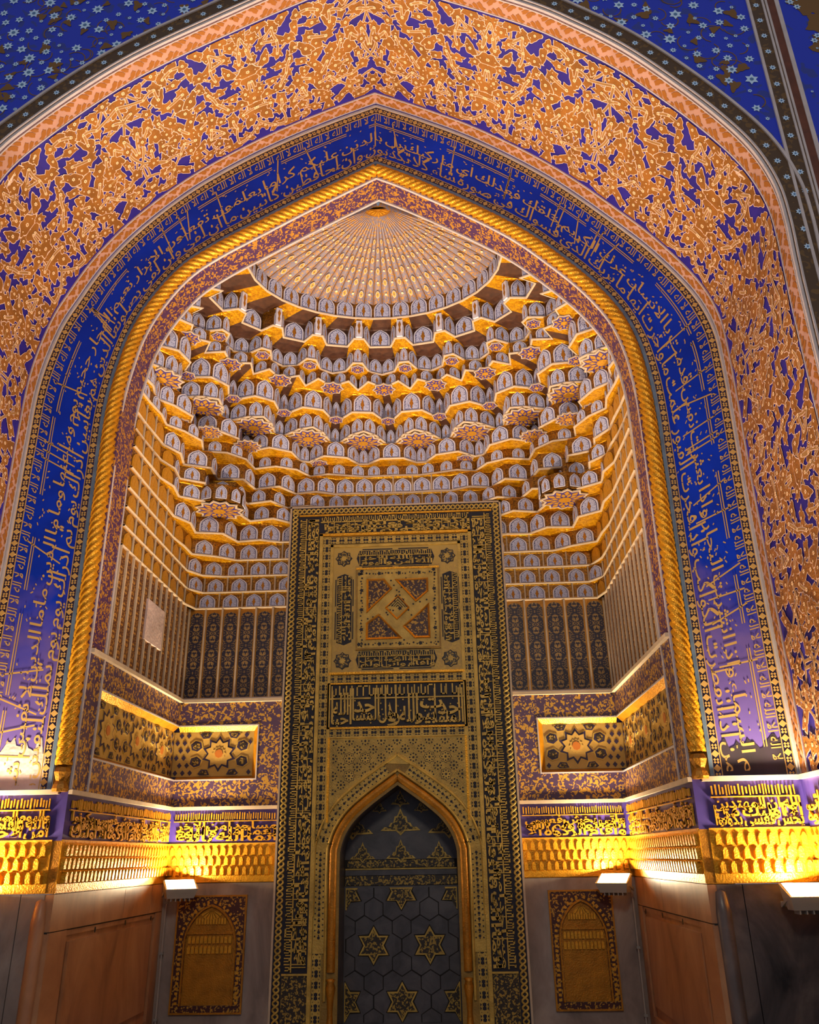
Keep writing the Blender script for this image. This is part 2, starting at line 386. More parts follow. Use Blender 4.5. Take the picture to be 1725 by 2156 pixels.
for i, p in enumerate(sites):
    R = rng.uniform(.041, .062); el = rng.uniform(1, 1.6); ang = rng.uniform(0, PI)
    items.append((blob(p, R, el, ang, rng.choice((3, 4, 5, 5, 6, 7)), rng.uniform(0, 6), rng.uniform(.14, .26)), rng.uniform(0, 3.4)))
    flowers.append((p[0], p[1], rng.uniform(.013, .019)))
    if R > .044:
        for sg in (-1, 1):
            if rng.random() < .8: flowers.append((p[0]+sg*R*.72*el*math.cos(ang), p[1]+sg*R*.72*math.sin(ang), rng.uniform(.006, .010)))
gold_b, line_b, vine_b, flow_b = MB(), MB(), MB(), MB()
def clampv(a): return np.clip(a, V0, V1)
for side in (0, 1):
    nu = int(math.ceil(HL[side]/UL))
    for k in range(nu):
        def S(x): return k*UL+(x if k % 2 == 0 else UL-x)
        for iv, w in enumerate(vines):
            hv = (0 if iv % 5 < 3 else .0058)+(iv % 97)*1.1e-5
            d = np.gradient(w, axis=0); n = np.stack([-d[:, 1], d[:, 0]], 1); n /= np.maximum(np.linalg.norm(n, axis=1), 1e-9)[:, None]
            if S(w[:, 0]).max() > HL[side]: continue
            for bb, hw, h in ((line_b, .0128, .0016+hv), (vine_b, .0090, .0022+hv)):
                l, r = w+n*hw, w-n*hw
                bb.grid([soffit(side, S(l[:, 0]), clampv(l[:, 1]), np.full(len(w), h)), soffit(side, S(r[:, 0]), clampv(r[:, 1]), np.full(len(w), h))])
        for pts, lev in items:
            c = pts.mean(0); h = .003+lev*.0016
            if S(c[0]) > HL[side]-.02 or c[0] < 0 or c[0] > UL: continue
            o = c+(pts-c)*1.10
            line_b.poly(soffit(side, np.clip(S(o[:, 0]), 0, HL[side]), clampv(o[:, 1]), np.full(len(o), h)))
            gold_b.poly(soffit(side, np.clip(S(pts[:, 0]), 0, HL[side]), clampv(pts[:, 1]), np.full(len(pts), h+.0008)))
        for (x, y, r) in flowers:
            if x < 0 or x > UL or S(x) > HL[side]-.02 or S(x) < .01 or not V0+.02 < y < V1-.02: continue
            a = np.linspace(0, 2*PI, 13)[:-1]; rr = r*np.where(np.arange(12) % 2 == 0, 1, .62)
            flow_b.add(np.vstack([soffit(side, S(x+rr*np.cos(a)), y+rr*np.sin(a), np.full(12, .0105)), soffit(side, S(x+.36*r*np.cos(a[::3])), y+.36*r*np.sin(a[::3]), np.full(4, .0115))]), (tuple(range(12)),), 0)
            o = len(flow_b.v)-4; flow_b.f.append((o, o+1, o+2, o+3)); flow_b.m.append(1)
line_b.build('arabesque_outline', 'kundal_line', vault, kind='stuff')
vine_b.build('arabesque_vines', 'kundal_vine', vault, kind='stuff')
gold_b.build('arabesque_leaves', 'kundal', vault, kind='stuff')
flow_b.build('arabesque_flowers', ['flower_pale', 'flower_eye'], vault, kind='stuff')

# ------------------------------------------------------------------ hall wall with spandrels, Y = -D0
YH = -D0
hall = struct('wall_front', 'hall wall above the arch with framed blue flower fields')
b = MB()
for sx in (-1, 1):
    b.box((min(sx*3.17, sx*7), YH, 0), (max(sx*3.17, sx*7), YH+.3, 11)) 
b.build('hall_wall_face', 'spandrel_blue', hall)
def arch_strip(bb, arch, t0, t1, n, o0, o1, Y, Y2=None, mi=0):
    t = np.linspace(t0, t1, n); p = arch.p(t); nn = arch.nrm(t)
    a = p+nn*o0; c = p+nn*o1
    bb.grid([[(q[0], Y, q[1]) for q in a], [(q[0], Y if Y2 is None else Y2, q[1]) for q in c]], mi)
def petal_flower(bb, cx, cz, r, Y, n=6, mi=0, eye=1, ph=0.):
    a = np.linspace(0, 2*PI, 2*n+1)[:-1]+ph; rr = r*np.where(np.arange(2*n) % 2 == 0, 1, .58)
    bb.poly([(cx+q*math.cos(w), Y, cz+q*math.sin(w)) for q, w in zip(rr, a)], mi)
    bb.poly([(cx+.3*r*math.cos(w), Y-.002, cz+.3*r*math.sin(w)) for w in a[::2]], eye)
rng = random.Random(5)
for side, sx, lab in ((0, -1, 'deep blue spandrel field of pale flowers above the arch haunch, left of the apex'), (1, 1, 'deep blue spandrel field of pale flowers meeting the brown upright border')):
    sp = thing('spandrel', lab, 'spandrel', (sx*2.4, YH, 7.4))
    bo = OUT if True else None
    f = np.linspace(.5, 1, 70); pts = OUT.half(side, f); t = f/2 if side == 0 else 1-f/2; nn = OUT.nrm(t); q = pts+nn*.165
    b = MB(); rows0 = []; rows1 = []
    for x, z in q:
        if abs(x) < 2.93: rows0.append((x, YH, z)); rows1.append((sx*2.93, YH, z))
    zt = rows0[-1][2]
    b.grid([rows0, rows1]); b.quad((0, YH, zt), (sx*2.93, YH, zt), (sx*2.93, YH, 11), (0, YH, 11))
    b.build('field', 'spandrel_blue', sp)
    def inside(x, z, m=.05):
        hw = OUT.halfwidth(side, z) if z < 8.36 else 0
        return abs(x) < 2.93-m and 6.15 < z < 9.4 and (z > 8.9 or abs(x) > hw+.165*1.35+m)
    b = MB(); pts_f = []
    for k in range(6000):
        x, z = sx*rng.uniform(.3, 2.9), rng.uniform(6.2, 9.3); r = rng.choice((.052, .044, .036, .026, .018))
        if inside(x, z, r+.02) and all((x-a)**2+(z-c)**2 > (r+d+.035)**2 for a, c, d in pts_f):
            pts_f.append((x, z, r)); petal_flower(b, x, z, r, YH-.004, rng.choice((6, 7, 8)), 0, 1, rng.random())
    b.build('painted_flowers', ['flower_blue', 'flower_blue_dark'], sp, kind='stuff')
    b = MB()
    for k in range(420):                 # brown scrolls and leaves
        x, z = sx*rng.uniform(.3, 2.9), rng.uniform(6.2, 9.3)
        if not inside(x, z, .09): continue
        if rng.random() < .5:
            R = rng.uniform(.05, .085); a0 = rng.uniform(0, 6); w = np.linspace(a0, a0+rng.uniform(2.5, 4.5), 10)
            yk = YH-.0012-k*3e-6; b.grid([[(x+R*math.cos(q), yk, z+R*math.sin(q)) for q in w], [(x+(R+.008)*math.cos(q), yk, z+(R+.008)*math.sin(q)) for q in w]])
        else:
            o = blob((x, z), rng.uniform(.025, .045), 1.3, rng.uniform(0, 3), 3, rng.uniform(0, 6), .3)
            b.poly([(p[0], YH-.0028-k*2.5e-6, p[1]) for p in o])
    b.build('painted_scrolls', 'scroll_brown', sp, kind='stuff')
# brown border following the arch, with its flowers
bd = thing('arch_border', 'brown painted border with blue rosettes following the outer arch', 'border', (0, YH, 6))
b = MB(); t0, t1 = .02, .98
b2 = MB()
for (a, c) in ((.1, .5), (.5, .9)): arch_strip(b, OUT, a+(1e-4 if a == .5 else 0), c-(1e-4 if c == .5 else 0), 120, .0, .165, YH-.006)
b.build('border_band', 'border_brown', bd)
b = MB()
for (a, c) in ((.1, .4999), (.5001, .9)):
    for o0, o1 in ((.008, .02), (.145, .165)):
        t = np.linspace(a, c, 120); p = OUT.p(t); nn = OUT.nrm(t)
        b.grid([[(x[0], y, x[1]) for x in p+nn*o] for o, y in ((o0, YH-.006), (o0, YH-.016), (o1, YH-.016), (o1, YH-.006))])
b.build('border_fillet', 'pale_moulding', bd)
proto = None
for i in range(64):
    t = .2+.6*(i+.5)/64; p = (OUT.p(t)+OUT.nrm(t)*.083)[0]
    if proto is None:
        b = MB(); petal_flower(b, 0, 0, .026, 0, 7); proto = b.build('rosette', ['flower_blue', 'flower_blue_dark'], None, origin=(0, 0, 0)); me = proto.data; bpy.data.objects.remove(proto); proto = 1
    place('rosette', me, bd, (p[0], YH-.009, p[1]))
for sx, lab in ((-1, 'brown upright border with rosettes beyond the blue field, left side of the arch'), (1, 'brown upright border with blue rosettes, red stripe and white lines beside the arch')):
    fr = thing('upright_border', lab, 'border', (sx*3.04, YH, 5.6))
    def vb(name, x0, x1, y, m, par=fr):
        b = MB(); b.box((min(sx*x0, sx*x1), YH-y, 1.47), (max(sx*x0, sx*x1), YH+.02, 10.5)); return b.build(name, m, par)
    vb('border_band', 2.95, 3.04, .004, 'border_brown'); vb('border_line', 2.93, 2.95, .012, 'pale_moulding'); vb('border_line', 3.04, 3.055, .012, 'pale_moulding')
    vb('border_line', 3.065, 3.08, .012, 'pale_moulding'); vb('border_band', 3.055, 3.065, .005, 'border_brown'); vb('red_stripe', 3.08, 3.135, .008, 'red_band'); vb('border_line', 3.135, 3.165, .014, 'pale_moulding')
    for i in range(18): place('rosette', me, fr, (sx*2.995, YH-.008, 5.7+i*.165))
    side_p = thing('blue_wall_panel', 'blue and grey flowered wall panel beyond the upright border, ' + ('upper corner beside the red stripe' if sx > 0 else 'left of the arch'), 'wall panel', (sx*3.6, YH, 6))
    b = MB(); rng2 = random.Random(3)
    for k in range(150):
        x, z = sx*rng2.uniform(3.2, 4.4), rng2.uniform(5.2, 9); petal_flower(b, x, z, rng2.choice((.03, .02, .012)), YH-.004-k*2e-5, 6)
    b.build('painted_flowers', ['flower_blue', 'flower_blue_dark'], side_p, kind='stuff')
    b = MB()
    for k in range(26):
        o = blob((sx*rng2.uniform(3.25, 4.2), rng2.uniform(5.2, 9)), rng2.uniform(.06, .13), 1.2, rng2.uniform(0, 3), 5, rng2.uniform(0, 6), .2)
        b.poly([(p[0], YH-.001-k*6e-5, p[1]) for p in o])
    b.build('painted_leaves', 'scroll_brown', side_p, kind='stuff')
# jamb and outer corners below the painted vault
for side, sx, nm in ((0, -1, 'left'), (1, 1, 'right')):
    x = -2.86 if side == 0 else 2.82
    jb = struct('wall_jamb_'+nm, 'stone and gilded side face of the outer recess')
    b = MB(); b.quad((x, 0, 0), (x, -D0, 0), (x, -D0, 1.4656), (x, 0, 1.4656)); b.build('stone_dado', 'marble_dark', jb)
    b = MB(); b.quad((x, 0, 1.4656), (x, -D0, 1.4656), (x, -D0, 1.79), (x, 0, 1.79)); b.build('gilded_frieze', 'gold', jb)
    b = MB(); b.quad((x, 0, 1.79), (x, -D0, 1.79), (x, -D0, 2.12), (x, 0, 2.12)); b.build('frieze_ground', 'violet', jb)
    b = MB(); b.box((min(sx*2.9, sx*3.17), -D0-.002, 0), (max(sx*2.9, sx*3.17), -D0+.1, 5.9)); b.build('corner_face', 'border_brown', jb)

# ------------------------------------------------------------------ lettering
_forms = {}
for _c in range(0xFE70, 0xFF00):
    _d = unicodedata.decomposition(chr(_c)).split()
    if len(_d) >= 2 and _d[0] in ('<isolated>', '<initial>', '<medial>', '<final>'):
        _forms.setdefault(tuple(int(x, 16) for x in _d[1:]), {})[_d[0][1:4]] = chr(_c)
def shape_word(w):
    cs = []; i = 0
    while i < len(w):
        k = (ord(w[i]), ord(w[i+1])) if i+1 < len(w) else None
        if k and k in _forms and w[i] == '\u0644': cs.append(k); i += 2
        else: cs.append((ord(w[i]),)); i += 1
    out = []
    for i, k in enumerate(cs):
        if k not in _forms: out.append(''.join(map(chr, k))); continue
        prev = i > 0 and 'ini' in _forms.get(cs[i-1], {}); nxt = i+1 < len(cs) and 'ini' in _forms[k] and 'fin' in _forms.get(cs[i+1], {})
        fm = 'med' if prev and nxt else 'fin' if prev else 'ini' if nxt else 'iso'
        out.append(_forms[k].get(fm) or _forms[k].get('iso'))
    return ''.join(reversed(out))
_wcache = {}
def word_mesh(w, ext=0., bold=.022):
    """flat (or extruded) outline of a word: verts (n,3) with x from 0, and faces"""
    key = (w, ext > 0)
    if key not in _wcache:
        cu = bpy.data.curves.new('w', 'FONT'); cu.body = shape_word(w); cu.resolution_u = 2; cu.extrude = .5 if ext else 0.; cu.offset = bold if ext else .008
        o = bpy.data.objects.new('w', cu); COL.objects.link(o)
        dg = bpy.context.evaluated_depsgraph_get(); me = bpy.data.meshes.new_from_object(o.evaluated_get(dg))
        v = np.zeros(len(me.vertices)*3); me.vertices.foreach_get('co', v); v = v.reshape(-1, 3)
        fs = [tuple(p.vertices) for p in me.polygons]
        bpy.data.objects.remove(o); bpy.data.curves.remove(cu); bpy.data.meshes.remove(me)
        if len(v): v[:, 0] -= v[:, 0].min()
        _wcache[key] = (v, fs)
    v, fs = _wcache[key]
    return v.copy(), fs
def tall(y, cut=.40, k=2.4): return np.where(y > cut, cut+(y-cut)*k, y)
def layout(words, length, rows, scale_cap=None, k=2.4, fill=1.04):
    """words right to left over `length`, dealt to stacked rows [(base, unit)]; -> (word, verts(x,y,z), faces)"""
    out = []
    for r, (base, unit) in enumerate(rows):
        ws = words[r::len(rows)]
        W_ = [word_mesh(w)[0][:, 0].max() for w in ws]; gap = .18
        tot = sum(W_)+gap*len(ws); sx = length*fill/tot if fill else unit
        x = length*(1+(fill-1)/2)
        for w, ww in zip(ws, W_):
            x -= ww*sx; out.append((w, r, x, sx, base, unit)); x -= gap*sx
    return out
SURAH = ('بسم الله الرحمن الرحيم اذا السماء انفطرت واذا الكواكب انتثرت واذا البحار فجرت واذا القبور بعثرت علمت نفس ما قدمت واخرت '
          'يا ايها الانسان ما غرك بربك الكريم الذي خلقك فسواك فعدلك في اي صورة ما شاء ركبك كلا بل تكذبون بالدين '
          'وان عليكم لحافظين كراما كاتبين يعلمون ما تفعلون ان الابرار لفي نعيم وان الفجار لفي جحيم يصلونها يوم الدين '
          'وما هم عنها بغائبين وما ادراك ما يوم الدين ثم ما ادراك ما يوم الدين يوم لا تملك نفس لنفس شيئا والامر يومئذ لله').split()
FRIEZE = 'انما يعمر مساجد الله من امن بالله واليوم الاخر واقام الصلوة واتى الزكوة ولم يخش الا الله فعسى اولئك ان يكونوا من المهتدين'.split()

# ------------------------------------------------------------------ blue inscription band, Y = 0
band = thing('inscription_band', 'broad blue arch band lettered in gold around the niche', 'inscription band', (0, 0, 2.12))
ROPEO = Arch(RL, RR, off=.062)
def bandp(t, w, h=0.):
    t = np.asarray(t, float); w = np.asarray(w, float)[..., None]
    p = ROPEO.p(t)*(1-w)+BAND.p(t)*w
    return np.stack([p[:, 0], np.full(len(p), 0.)-h, p[:, 1]], 1)
TT = [np.linspace(0, .5, 110), np.linspace(.5, 1, 110)]
TT[1][0] = .50001
def band_strip(bb, w0, w1, h=0., mi=0, edge=True):
    for t in TT:
        r = [bandp(t, np.full_like(t, w0), h), bandp(t, np.full_like(t, w1), h)]
        if h and edge: r = [bandp(t, np.full_like(t, w0), 0)]+r+[bandp(t, np.full_like(t, w1), 0)]
        bb.grid(r, mi)
b = MB(); band_strip(b, 0, 1); b.build('band_ground', 'deep_blue', band)
for t0, t1, w0, w1, m_, nm in ((.0, .026, .12, .93, 'plaster', 'bare_plaster'), (.982, 1.0, .14, .86, 'soot', 'soot_stain')):
    b = MB(); t = np.linspace(t0, t1, 9); rg = random.Random(2); e = 0 if t0 == 0 else -1
    A_ = bandp(t, np.full_like(t, w0), .0022); C_ = bandp(t, np.full_like(t, w1), .0022)
    rows = []
    for k in range(24):
        f = k/23; cut = 1-rg.uniform(0, .35)
        seg = np.linspace(t0, t0+(t1-t0)*cut, 4) if e == 0 else np.linspace(t1-(t1-t0)*cut, t1, 4)
        rows.append(bandp(seg, np.full_like(seg, w0+(w1-w0)*f), .0022))
    b.grid(rows); b.build(nm, m_, band)
b = MB(); band_strip(b, .0, .045, .012); b.build('inner_moulding', 'slate_moulding', band)
b = MB(); band_strip(b, .965, 1.0, .014); b.build('outer_moulding', 'pale_moulding', band)
dmesh = None
for nm, w0, w1 in (('inner_diamond_border', .055, .135), ('outer_diamond_border', .87, .955)):
    b = MB(); band_strip(b, w0, w1, .002); st = b.build(nm, 'navy', band)
    b = MB(); band_strip(b, w0-.012, w0-.002, .004); band_strip(b, w1+.002, w1+.012, .004); b.build('gold_line', 'gold_letter', st)
    if dmesh is None:
        b = MB(); b.prism([(0, 0, -1), (1, 0, 0), (0, 0, 1), (-1, 0, 0)], (0, -.004, 0)); 
        for sg in (-1, 1): b.prism([(sg*1.55, 0, -.72), (sg*1.95, 0, -.38), (sg*1.55, 0, -.04), (sg*1.15, 0, -.38)], (0, -.004, 0)); b.prism([(sg*1.55, 0, .04), (sg*1.95, 0, .38), (sg*1.55, 0, .72), (sg*1.15, 0, .38)], (0, -.004, 0))
        o = b.build('diamond', 'gold_letter', None, origin=(0, 0, 0)); dmesh = o.data; bpy.data.objects.remove(o)
    for side in (0, 1):
        L = ROPEO.h[side][2]*(1-(w0+w1)/2)+BAND.h[side][2]*(w0+w1)/2; n = int(L/.093)
        for i in range(n):
            f = (i+.5)/n; t = f/2 if side == 0 else 1-f/2
            p = bandp([t], [(w0+w1)/2], .002)[0]; q = bandp([t+1e-3 if t < .499 else t], [(w0+w1)/2], .002)[0]-bandp([t-1e-3 if t < .5 or t > .501 else t], [(w0+w1)/2], .002)[0]
            ang = math.atan2(q[2], q[0])
            place('diamond', dmesh, st, tuple(p), rot=Matrix.Rotation(-ang, 4, 'Y').to_quaternion(), scale=(.0245, 1, .0265))
# main text: two stacked rows of words, letters upright towards the outside of the arch
LB = (ROPEO.len+BAND.len)/2
WB = .66
def band_text(v, f, name, h=.003, t_map=None):
    t = np.clip(v[:, 0]/LB, 0.002, .998); w = v[:, 1]
    bb = MB(); bb.add(bandp(t, w, h), f); return bb.build(name, 'gold_letter', band)
for iw, (w, r, x, sx, base, unit) in enumerate(layout(SURAH, LB*.985, [(.20, .19), (.40, .17)], fill=1.10)):
    v, f = word_mesh(w); y = base+tall(v[:, 1], .42, 2.5 if r == 0 else 1.6)*unit
    band_text(np.stack([x+v[:, 0]*sx+LB*.0075, np.clip(y, .15, .85)], 1), f, 'gold_word', .0024+(iw % 43)*2.5e-5+r*.0008)
# upper register: rows of square-cut uprights
b = MB(); rng = random.Random(21)
def bseg(x0, w0, x1, w1, wid=.014):
    dx, dw = x1-x0, (w1-w0)*WB; l = math.hypot(dx, dw); nx, nw = -dw/l*wid/2, dx/l*wid/2/WB
    t = np.array([x0+nx, x0-nx, x1-nx, x1+nx])/LB; w = np.array([w0+nw, w0-nw, w1-nw, w1+nw])
    b.quad(*bandp(np.clip(t, .001, .999), w, .0035))
x = LB-.06; kk = 0
UP = ['لا', 'اله', 'الا', 'الله']
while x > .3:
    w = UP[kk % 4]; kk += 1; v, f = word_mesh(w, bold=.0); sx = .082; x -= v[:, 0].max()*sx+.03
    y = .735+np.clip(tall(v[:, 1], .30, 1.15), -.05, 1)*.155
    b.add(bandp(np.clip((x+v[:, 0]*sx)/LB, .001, .999), np.clip(y, .72, .85), .0035), f)
b.build('upper_register', 'gold_letter', band, kind='stuff')
b = MB(); x = .1
while x < LB-.6:                         # long horizontal strokes and tall shafts crossing the band
    l = rng.uniform(.35, .8); w = rng.uniform(.66, .70)
    n = 8
    for k in range(n): bseg(x+l*k/n, w, x+l*(k+1)/n, w, .009); bseg(x+l*k/n, w-.03, x+l*(k+1)/n, w-.03, .007)
    for k in range(rng.randrange(1, 4)):
        xx = x+rng.uniform(0, l); sl = rng.choice((0, 0, 0, .08, -.08)); bseg(xx, .3, xx+sl, .76, .012)
    x += l+rng.uniform(.05, .35)
for k in range(560):                     # vowel ticks
    x = rng.uniform(.03, LB-.05); w = rng.uniform(.17, .66); a = rng.uniform(-.9, .9); l = rng.uniform(.012, .026)
    bseg(x, w, x+l*math.cos(a), w+l*math.sin(a)/WB, .009)
b.build('strokes_and_ticks', 'gold_letter', band, kind='stuff')

# ------------------------------------------------------------------ gilded rope moulding
rope = thing('rope_moulding', 'twisted gold rope moulding lining the inner arch', 'moulding', (0, 0, 2.12))
def sweep_arch(bb, arch, t, R, nphi, lobes=0, pitch=.36, amp=.16, Y=0., squash=1.):
    p = arch.p(t); nn = arch.nrm(t); d = np.concatenate([[0], np.cumsum(np.linalg.norm(np.diff(p, axis=0), axis=1))])
    rows = []; ph = np.linspace(0, 2*PI, nphi+1)[:-1]
    for i in range(len(t)):
        r = R*(1-amp+amp*2*np.abs(np.cos(lobes/2*(ph-2*PI*d[i]/pitch)))**.8) if lobes else np.full(nphi, R)
        rows.append([(p[i, 0]+nn[i, 0]*rr*math.cos(a), Y-rr*math.sin(a)*squash, p[i, 1]+nn[i, 1]*rr*math.cos(a)) for rr, a in zip(r, ph)])
    bb.grid(rows, close=True)
b = MB()
sweep_arch(b, ROPE, np.linspace(.012, .5, 620), .049, 24, 6, .36, .26); sweep_arch(b, ROPE, np.linspace(.50001, .988, 620), .049, 24, 6, -.36, .26)
b.build('twisted_rope', 'gold', rope, smooth=True)
def lathe(bb, cx, cy, prof, n=14, mi=0):
    bb.grid([[(cx+r*math.cos(a), cy+r*math.sin(a), z) for a in np.linspace(0, 2*PI, n+1)[:-1]] for r, z in prof], mi, close=True)
for sx in (-1, 1):
    b = MB(); lathe(b, sx*2.17, 0, [(0, 2.1), (.055, 2.1), (.06, 2.12), (.05, 2.15), (.038, 2.17), (.05, 2.2), (.06, 2.23), (.045, 2.26), (0, 2.27)], 8)
    b.build('vase_base', 'gold_deep', rope)
# reveal between the rope and the niche
rv = struct('trim_1', 'narrow arch reveal painted with small gold sprigs on violet')
b = MB()
for t in TT:
    p = INN.p(t); b.grid([[(x, y, z) for x, z in p] for y in (.0, .16, YI)])
b.build('reveal_face', 'small_floral', rv)
for nm, y in (('reveal_fillet', .012), ('reveal_fillet', YI-.03)):
    b = MB()
    for t in TT:
        p = INN.p(t); n = INN.nrm(t)
        b.grid([[(q[0], yy, q[1]) for q in p-n*h] for h, yy in ((0, y), (.014, y), (.014, y+.022), (0, y+.022))])
    b.build(nm, 'pale_moulding', rv)
b = MB()                                 # thin plate closing the ring between rope and reveal
for t in TT:
    p = INN.p(t); q = ROPEO.p(t); b.grid([[(x, .004, z) for x, z in p], [(x, .004, z) for x, z in q]])
b.build('reveal_edge', 'gold_deep', rv)

# ------------------------------------------------------------------ niche walls below the vault
LV = dict(d=1.4656, f=1.79, i=2.085, l=2.115, s=3.106, r=4.026)
class Face:
    """a vertical wall face: o = origin (x, y) on plan, d = unit direction along it, n = inward normal"""
    def __init__(s, o, d, n): s.o, s.d, s.n = Vector((*o, 0)), Vector((*d, 0)), Vector((*n, 0))
    def __call__(s, u, z, h=0.): return tuple(s.o+s.d*u+s.n*h+Vector((0, 0, z)))
    def slab(s, bb, u0, u1, z0, z1, h0, h1, mi=0):
        c = [s(u0, z0, h0), s(u1, z0, h0), s(u1, z1, h0), s(u0, z1, h0)]; bb.prism(c, s.n*(h1-h0), mi)
BK = Face((-XB, YB), (1, 0), (0, -1)); LW = Face((-XB, YB), (0, -1), (1, 0)); RW = Face((XB, YB), (0, -1), (-1, 0))
PLF = Face((-2.17, 0), (-1, 0), (0, -1)); PRF = Face((2.17, 0), (1, 0), (0, -1))
MX, MH = .02, 1.09                       # mihrab centre and half width
wb = struct('wall_back', 'back wall of the niche, painted and tiled bands over marble', (0, YB, 0))
wlft = struct('wall_left', 'left side wall of the niche, painted and tiled bands over marble', (-XB, 1.2, 0))
wrgt = struct('wall_right', 'right side wall of the niche, painted and tiled bands over marble', (XB, 1.2, 0))
wpl = struct('wall_pier_left', 'front face of the left pier below the blue band', (-2.5, 0, 0))
wpr = struct('wall_pier_right', 'front face of the right pier below the blue band', (2.5, 0, 0))
b = MB(); b.box((-3, YB+.08, 0), (MX-.57, YB+.3, 6.2)); b.box((MX+.57, YB+.08, 0), (3, YB+.3, 6.2)); b.box((MX-.57, YB+.08, 2.32), (MX+.57, YB+.3, 6.2)); b.build('wall_core', 'gold_deep', wb)
def relief_text(face, words, u0, u1, z0, z1, parent, m='gold_relief', depth=.014, rows=2, h0=.004, name='carved_word', k=2.2):
    """words carved in relief over a rectangle of a face"""
    L = u1-u0; H = z1-z0; sgn = 1
    # text runs left to right in picture space: flip u when the face direction points to the viewer's left
    flip = face in (LW, PLF)
    rs = [(.05, .40*H), (.24, .36*H), (.43, .30*H)] if rows == 2 else [(.16, .46*H)]
    for (w, r, x, sx, base, unit) in layout(words, L, [(bs*H, un) for bs, un in rs], fill=.98):
        v, f = word_mesh(w, 1.); y = np.clip(base+tall(v[:, 1], .42, k if r == 0 else 1.2)*unit, .01*H, .97*H)
        xx = np.clip(x+v[:, 0]*sx, .005, L-.005); xx = L-xx if flip else xx
        P = [face(u0+a, z0+c, h0+(e+.5)*depth) for a, c, e in zip(xx, y, v[:, 2])]
        bb = MB(); bb.add(P, f); bb.build(name, m, parent)
    bb = MB(); face.slab(bb, u0+.01, u1-.01, z0+.66*H, z0+.69*H, h0, h0+depth*1.1); bb.build('rule', m, parent)
    bb = MB(); rg = random.Random(int(L*977)); x = .02
    while x < L-.03:                     # shafts filling the upper third
        bb2 = rg.uniform(.012, .02); face.slab(bb, u0+x, u0+x+bb2*.6, z0+H*rg.uniform(.69, .75), z0+H*rg.uniform(.9, .97), h0, h0+depth*rg.uniform(.7, 1.1)); x += bb2*1.35
    bb.build('upright_letters', m, parent, kind='stuff')
def corbel_frieze(face, u0, u1, z0, z1, parent, single=True):
    """three stepped rows of little gilded corbel cells"""
    bb = MB(); face.slab(bb, u0, u1, z0, z1, 0, .006); bb.build('frieze_ground', 'gold', parent)
    H = (z1-z0); pit = .068; joined = MB(); shared = None
    prof = [(-.5, 0), (-.5, .72), (-.18, 1), (.18, 1), (.5, .72), (.5, 0)]
    for r in range(3):
        zb = z0+H*(.16+.26*r); n = int((u1-u0-.03)/pit); off = .5 if r % 2 else 0
        for i in range(n):
            u = u0+.015+pit*(i+.5+off*.9)
            if u+pit*.4 > u1: continue
            bb = joined if not single else MB()
            a = [face(u+x*pit*.62, zb+y*H*.235, .006) for x, y in prof]; c = [face(u+x*pit*.5, zb+y*H*.235+(.0 if y > .5 else .008), .006+.030-.008*r+.004*y) for x, y in prof]
            o = bb.add(a+c, [tuple(range(6, 12))]+[(k, (k+1) % 6, 6+(k+1) % 6, 6+k) for k in range(6)])
            bb.add([face(u-pit*.12, zb+H*.22, .04-.008*r), face(u+pit*.12, zb+H*.22, .04-.008*r), face(u, zb+H*.255, .014)], [(0, 1, 2)])
            if single: bb.build('corbel_cell', 'gold', parent)
    if not single: joined.build('corbel_cells', 'gold', parent, kind='stuff')
# --- the carved bands, ledges and friezes
segs = [(BK, 0, XB+MX-MH, wb, True, 0), (BK, XB+MX+MH, 2*XB, wb, True, 9), (LW, 0, YB, wlft, False, 3), (RW, 0, YB, wrgt, False, 12), (PLF, 0, .69, wpl, True, 5), (PRF, 0, .65, wpr, True, 14)]
for face, u0, u1, par, single, k0 in segs:
    b = MB(); face.slab(b, u0, u1, LV['f'], LV['l'], -.06, 0); b.build('inscription_ground', 'violet', par)
    b = MB(); face.slab(b, u0, u1, LV['d'], LV['f'], -.06, 0); b.build('frieze_core', 'gold_deep', par)
    corbel_frieze(face, u0, u1, LV['d']+.005, LV['f'], par, single)
    n = 9 if u1-u0 < 1.2 else 18
    ws = (FRIEZE*3)[k0:k0+n]
    relief_text(face, ws, u0+.03, u1-.03, LV['f']+.012, LV['i']-.012, par)
    b = MB(); face.slab(b, u0, u1, LV['i'], LV['l'], 0, .028); b.build('ledge', 'cream', par)
    b = MB(); face.slab(b, u0, u1, LV['f']-.006, LV['f']+.006, 0, .012); b.build('fillet', 'gold_relief', par)
# jambs of the outer recess get the same carved bands
for nm, x, dx in (('left', -2.86, 1), ('right', 2.82, -1)):
    jb = bpy.data.objects['wall_jamb_'+nm]; fc = Face((x, 0), (0, -1), (dx, 0))
    corbel_frieze(fc, 0, D0, LV['d']+.005, LV['f'], jb, False)
    bb = MB(); fc.slab(bb, 0, D0, LV['i'], LV['l'], 0, .02); bb.build('ledge', 'cream', jb)
    L = D0; 
    for (w, r, xx0, sx, base, unit) in layout((FRIEZE*2)[4:12], L, [(.03, .1), (.11, .088)], fill=.98):
        v, f = word_mesh(w, 1.); y = np.clip(base+tall(v[:, 1], .42, 2.0)*unit, .003, .28); xx = np.clip(xx0+v[:, 0]*sx, .005, L-.005)
        P = [fc((L-a) if nm == 'left' else a, LV['f']+.01+c, .004+(e+.5)*.014) for a, c, e in zip(xx, y, v[:, 2])]
        bb = MB(); bb.add(P, f); bb.build('carved_word', 'gold_relief', jb)
